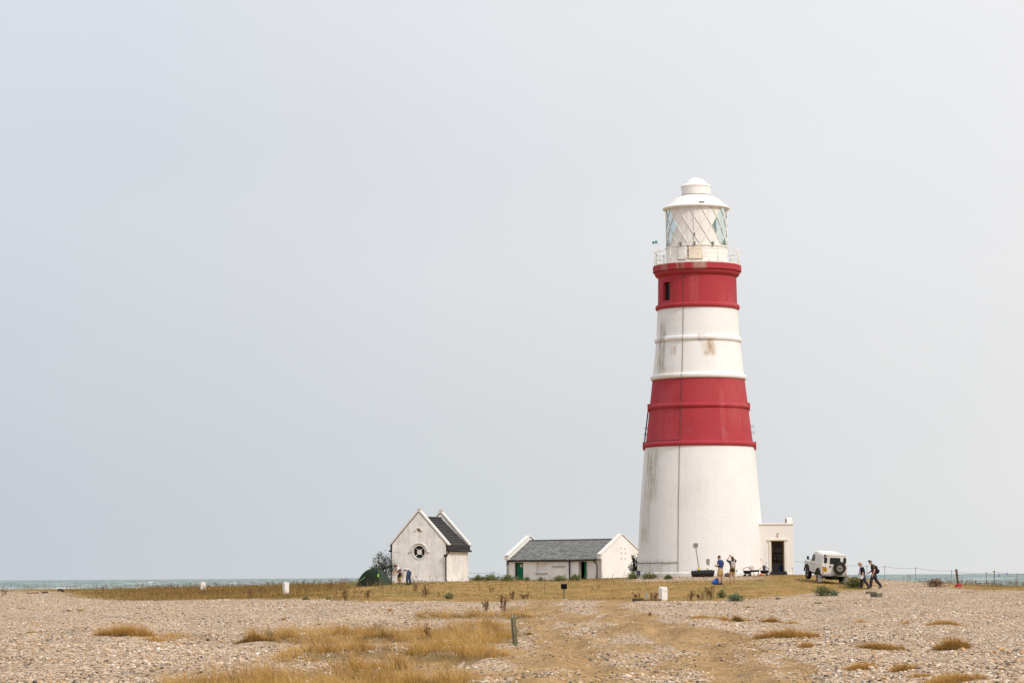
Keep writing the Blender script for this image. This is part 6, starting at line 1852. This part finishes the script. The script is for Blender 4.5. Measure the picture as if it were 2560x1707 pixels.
o = empty('metal_tin', p + Vector((0, 0, .33))); tag(o, 'dark square tin standing in the cart nearer the porch step', 'tin')
MB().box(-.085, .085, -.06, .06, 0, .36).build('case', pm('dark_purple_tin', (.07, .055, .065), .5, .15), o, bevel=.012)
MB().box(-.09, .09, -.065, .065, .361, .385).build('lid', pm('dark_lid', (.04, .035, .04), .5), o)
p = at_foot(1904.5, 184.0)
o = MB().ell((0, 0, .08), (.17, .1, .09), 12, 8).build('orange_net', pm('orange_netting', (.55, .16, .05), .8, .3, 12, .4, 40), None, p); tag(o, 'orange netting heap under the cart nearer the porch step', 'netting')
p = at_foot(1596, 190.5)
o = MB().box(-.13, .13, -.1, .1, .15, .55).box(-.02, .02, -.02, .02, -.1, .15).build('meter_box', pm('dark_blue_box', (.03, .035, .06), .6), None, p, bevel=.02); tag(o, 'small dark box on a stake at the left lighthouse foot', 'box')
# ------------------------------------------------------------------ inside the porch
by = LH.location.y + (PD - LH.location.y) + 2.6
sxw = lambda px: at(px, 1390, by).x
szw = lambda py: at(1944, py, by).z
o = empty('shelf_rack', Vector((sxw(1944), by, szw(1427)))); tag(o, 'shelf rack seen through the open porch door', 'shelf')
oz = o.location.z
MB().box(-.75, .75, -.2, .15, szw(1382.5) - oz, szw(1380.5) - oz).build('shelf', pm('black_shelf', (.02, .02, .02), .6), o)
MB().box(-.75, .75, -.2, .15, szw(1403) - oz, szw(1400) - oz).build('shelf', pm('brown_shelf', (.16, .10, .05), .6, .2), o)
MB().box(-.75, .75, .16, .19, 0, 2.4).build('back_panel', pm('pale_back_panel', (.45, .42, .40), .8, .1), o)
for xx in (-.75, .71): MB().box(xx, xx + .04, -.2, .15, 0, 2.4).build('upright', pm('brown_shelf', (.16, .10, .05), .6, .2), o)
def sheet(name, label, px0, px1, py0, py1, col, dy, cat):
    o = MB().box(-(sxw(px1) - sxw(px0)) / 2, (sxw(px1) - sxw(px0)) / 2, -.02, .0, 0, szw(py0) - szw(py1)).build(name, pm('sheet_%.2f_%.2f' % (col[0], dy), col, .7, .1, 9), None, (sxw((px0 + px1) / 2), by + dy, szw(py1))); tag(o, label, cat); return o
sheet('poster', 'pale tall poster at the left of the porch shelf rack', 1929, 1935, 1360, 1380.4, (.5, .46, .45), -.12, 'poster')
sheet('leaflet_stand', 'pale leaflets on the upper shelf inside the porch', 1937, 1956, 1367, 1380.4, (.42, .41, .42), -.14, 'leaflets')
f_ = sheet('picture_frame', 'small dark picture frame on the middle shelf in the porch', 1933.5, 1941.5, 1388, 1399.8, (.06, .05, .05), -.15, 'picture frame')
MB().box(-.06, .06, -.026, -.021, .05, .26).build('print', pm('grey_print', (.5, .48, .46), .8, .3, 15), f_)
o = MB().tube([(0, 0, 0), (0, 0, .33), (0, 0, .40), (0, 0, .47)], [.14, .14, .06, .05], 14).build('water_bottle', pm('blue_bottle', (.03, .10, .25), .25, .1), None, (sxw(1951), by - .5, szw(1426) + .0), smooth=True)
o.location.z = LH.location.z + dz0 - .02 + .0; tag(o, 'big blue water bottle on the porch floor', 'bottle')

# ------------------------------------------------------------------ isolated grass tufts and patches on the shingle
TG = 'dry grass patches on the shingle'
def d_wide(a, b): return a < 1200
def tuft(label, px0, px1, ytop, ybot, n, seed, tone=.45, mat=None, round_=False):
    global RNG
    p = on((px0 + px1) / 2, ybot - 1.0)
    k = p.y / FPX
    w, h = (px1 - px0) * k, (ybot - ytop) * k
    RNG = np.random.default_rng(seed)
    dep = min(1.3 if not round_ else w * .8, max(w * .5, .25))
    nc = max(8, n // 16)
    a, rr = RNG.uniform(0, 6.28, nc), RNG.random(nc) ** .6 * np.where(RNG.random(nc) < .1, 1.25, 1)
    lim = .8 + .2 * np.sin(3 * a + seed) + .1 * np.sin(7 * a + 2 * seed)
    x, y = p.x + np.cos(a) * rr * lim * w / 2, p.y + np.sin(a) * rr * lim * dep / 2 + dep / 2
    hh = np.clip((1.15 if d_wide(px0, px1) else .9) * h * (1 - .65 * np.minimum(rr, 1) ** 2) * RNG.lognormal(0, .3, nc).clip(.4, 1.6), .03, 1)
    V, F, T = clumps(x, y, hh, np.clip(RNG.normal(tone + .2, .12, nc), 0, 1), 20, np.full(nc, .03 + .03 * min(w, 1.5)), seed)
    V = V - np.array(p)
    o = np_mesh('grass_tuft', V, F, mat or STRAW, {'tone': T}, False)
    o.location = p
    tag(o, label, 'grass tuft', TG)
    return o
for i, (a, b_, c, d_, n, tn, lab) in enumerate([
    (230, 405, 1562, 1591, 2600, .42, 'largest dry grass tuft on the left shingle'),
    (330, 440, 1590, 1604, 900, .55, 'thin pale grass strip just in front of the largest left tuft'),
    (163, 176, 1520, 1529, 120, .35, 'tiny grass tuft on the far left shingle, left of a pair'),
    (190, 211, 1521, 1528, 160, .3, 'tiny flat grass tuft on the far left shingle, right of a pair'),
    (62, 93, 1577, 1583, 180, .5, 'faint short grass tuft near the left edge'),
    (704, 713, 1543, 1551, 90, .35, 'very small single tuft below the slim white stone'),
    (960, 985, 1520, 1528, 160, .55, 'faint grass tuft on the shingle below the small house'),
    (1692, 1800, 1541, 1549, 1000, .5, 'long thin grass strip on the shingle right of the track'),
    (1776, 1840, 1539, 1553, 900, .45, 'grass strip joining the dark bushy clump'),
    (1833, 1856, 1538, 1555, 900, .12, 'dark bushy clump in the row of grass strips'),
    (1852, 1880, 1545, 1553, 250, .45, 'short grass strip right of the dark bushy clump'),
    (1898, 1962, 1544, 1557, 1100, .3, 'brown humped tuft right of the row of strips'),
    (1958, 2004, 1548, 1560, 450, .5, 'pale wispy tuft beside the brown humped tuft'),
    (1890, 2076, 1568, 1596, 3600, .38, 'largest brown grass patch right of the sandy track'),
    (1990, 2046, 1606, 1621, 700, .38, 'small brown patch below the largest patch'),
    (2126, 2176, 1546, 1556, 350, .6, 'pale thin tuft on the middle right shingle'),
    (2305, 2425, 1550, 1563, 1200, .42, 'long low tuft on the right shingle'),
    (2238, 2300, 1552, 1560, 250, .55, 'faint grass streak left of the long low tuft'),
    (2136, 2282, 1608, 1627, 2200, .32, 'long dark tuft left of the tall rounded tuft'),
    (2340, 2436, 1596, 1626, 2400, .3, 'tall rounded dark tuft at right'),
    (2112, 2204, 1661, 1679, 1200, .42, 'brown tuft near the bottom right, left of a pair'),
    (2226, 2296, 1658, 1679, 1300, .4, 'brown tuft near the bottom right, right of a pair'),
    (2270, 2340, 1682, 1693, 700, .4, 'low tuft just below the brown pair'),
    (2300, 2470, 1690, 1716, 1500, .45, 'grass patch cut by the bottom edge at right'),
    (586, 690, 1585, 1604, 1600, .22, 'dark grass edge at the left tip of the golden grass'),
    (1316, 1332, 1580, 1589, 160, .2, 'small dark tuft right of the wooden post'),
    (1860, 1884, 1511, 1520, 120, .3, 'small reddish tuft on the shingle below the green plant')]):
    tuft(lab, a, b_, c, d_, int(n * 1.6), 300 + i, tn)
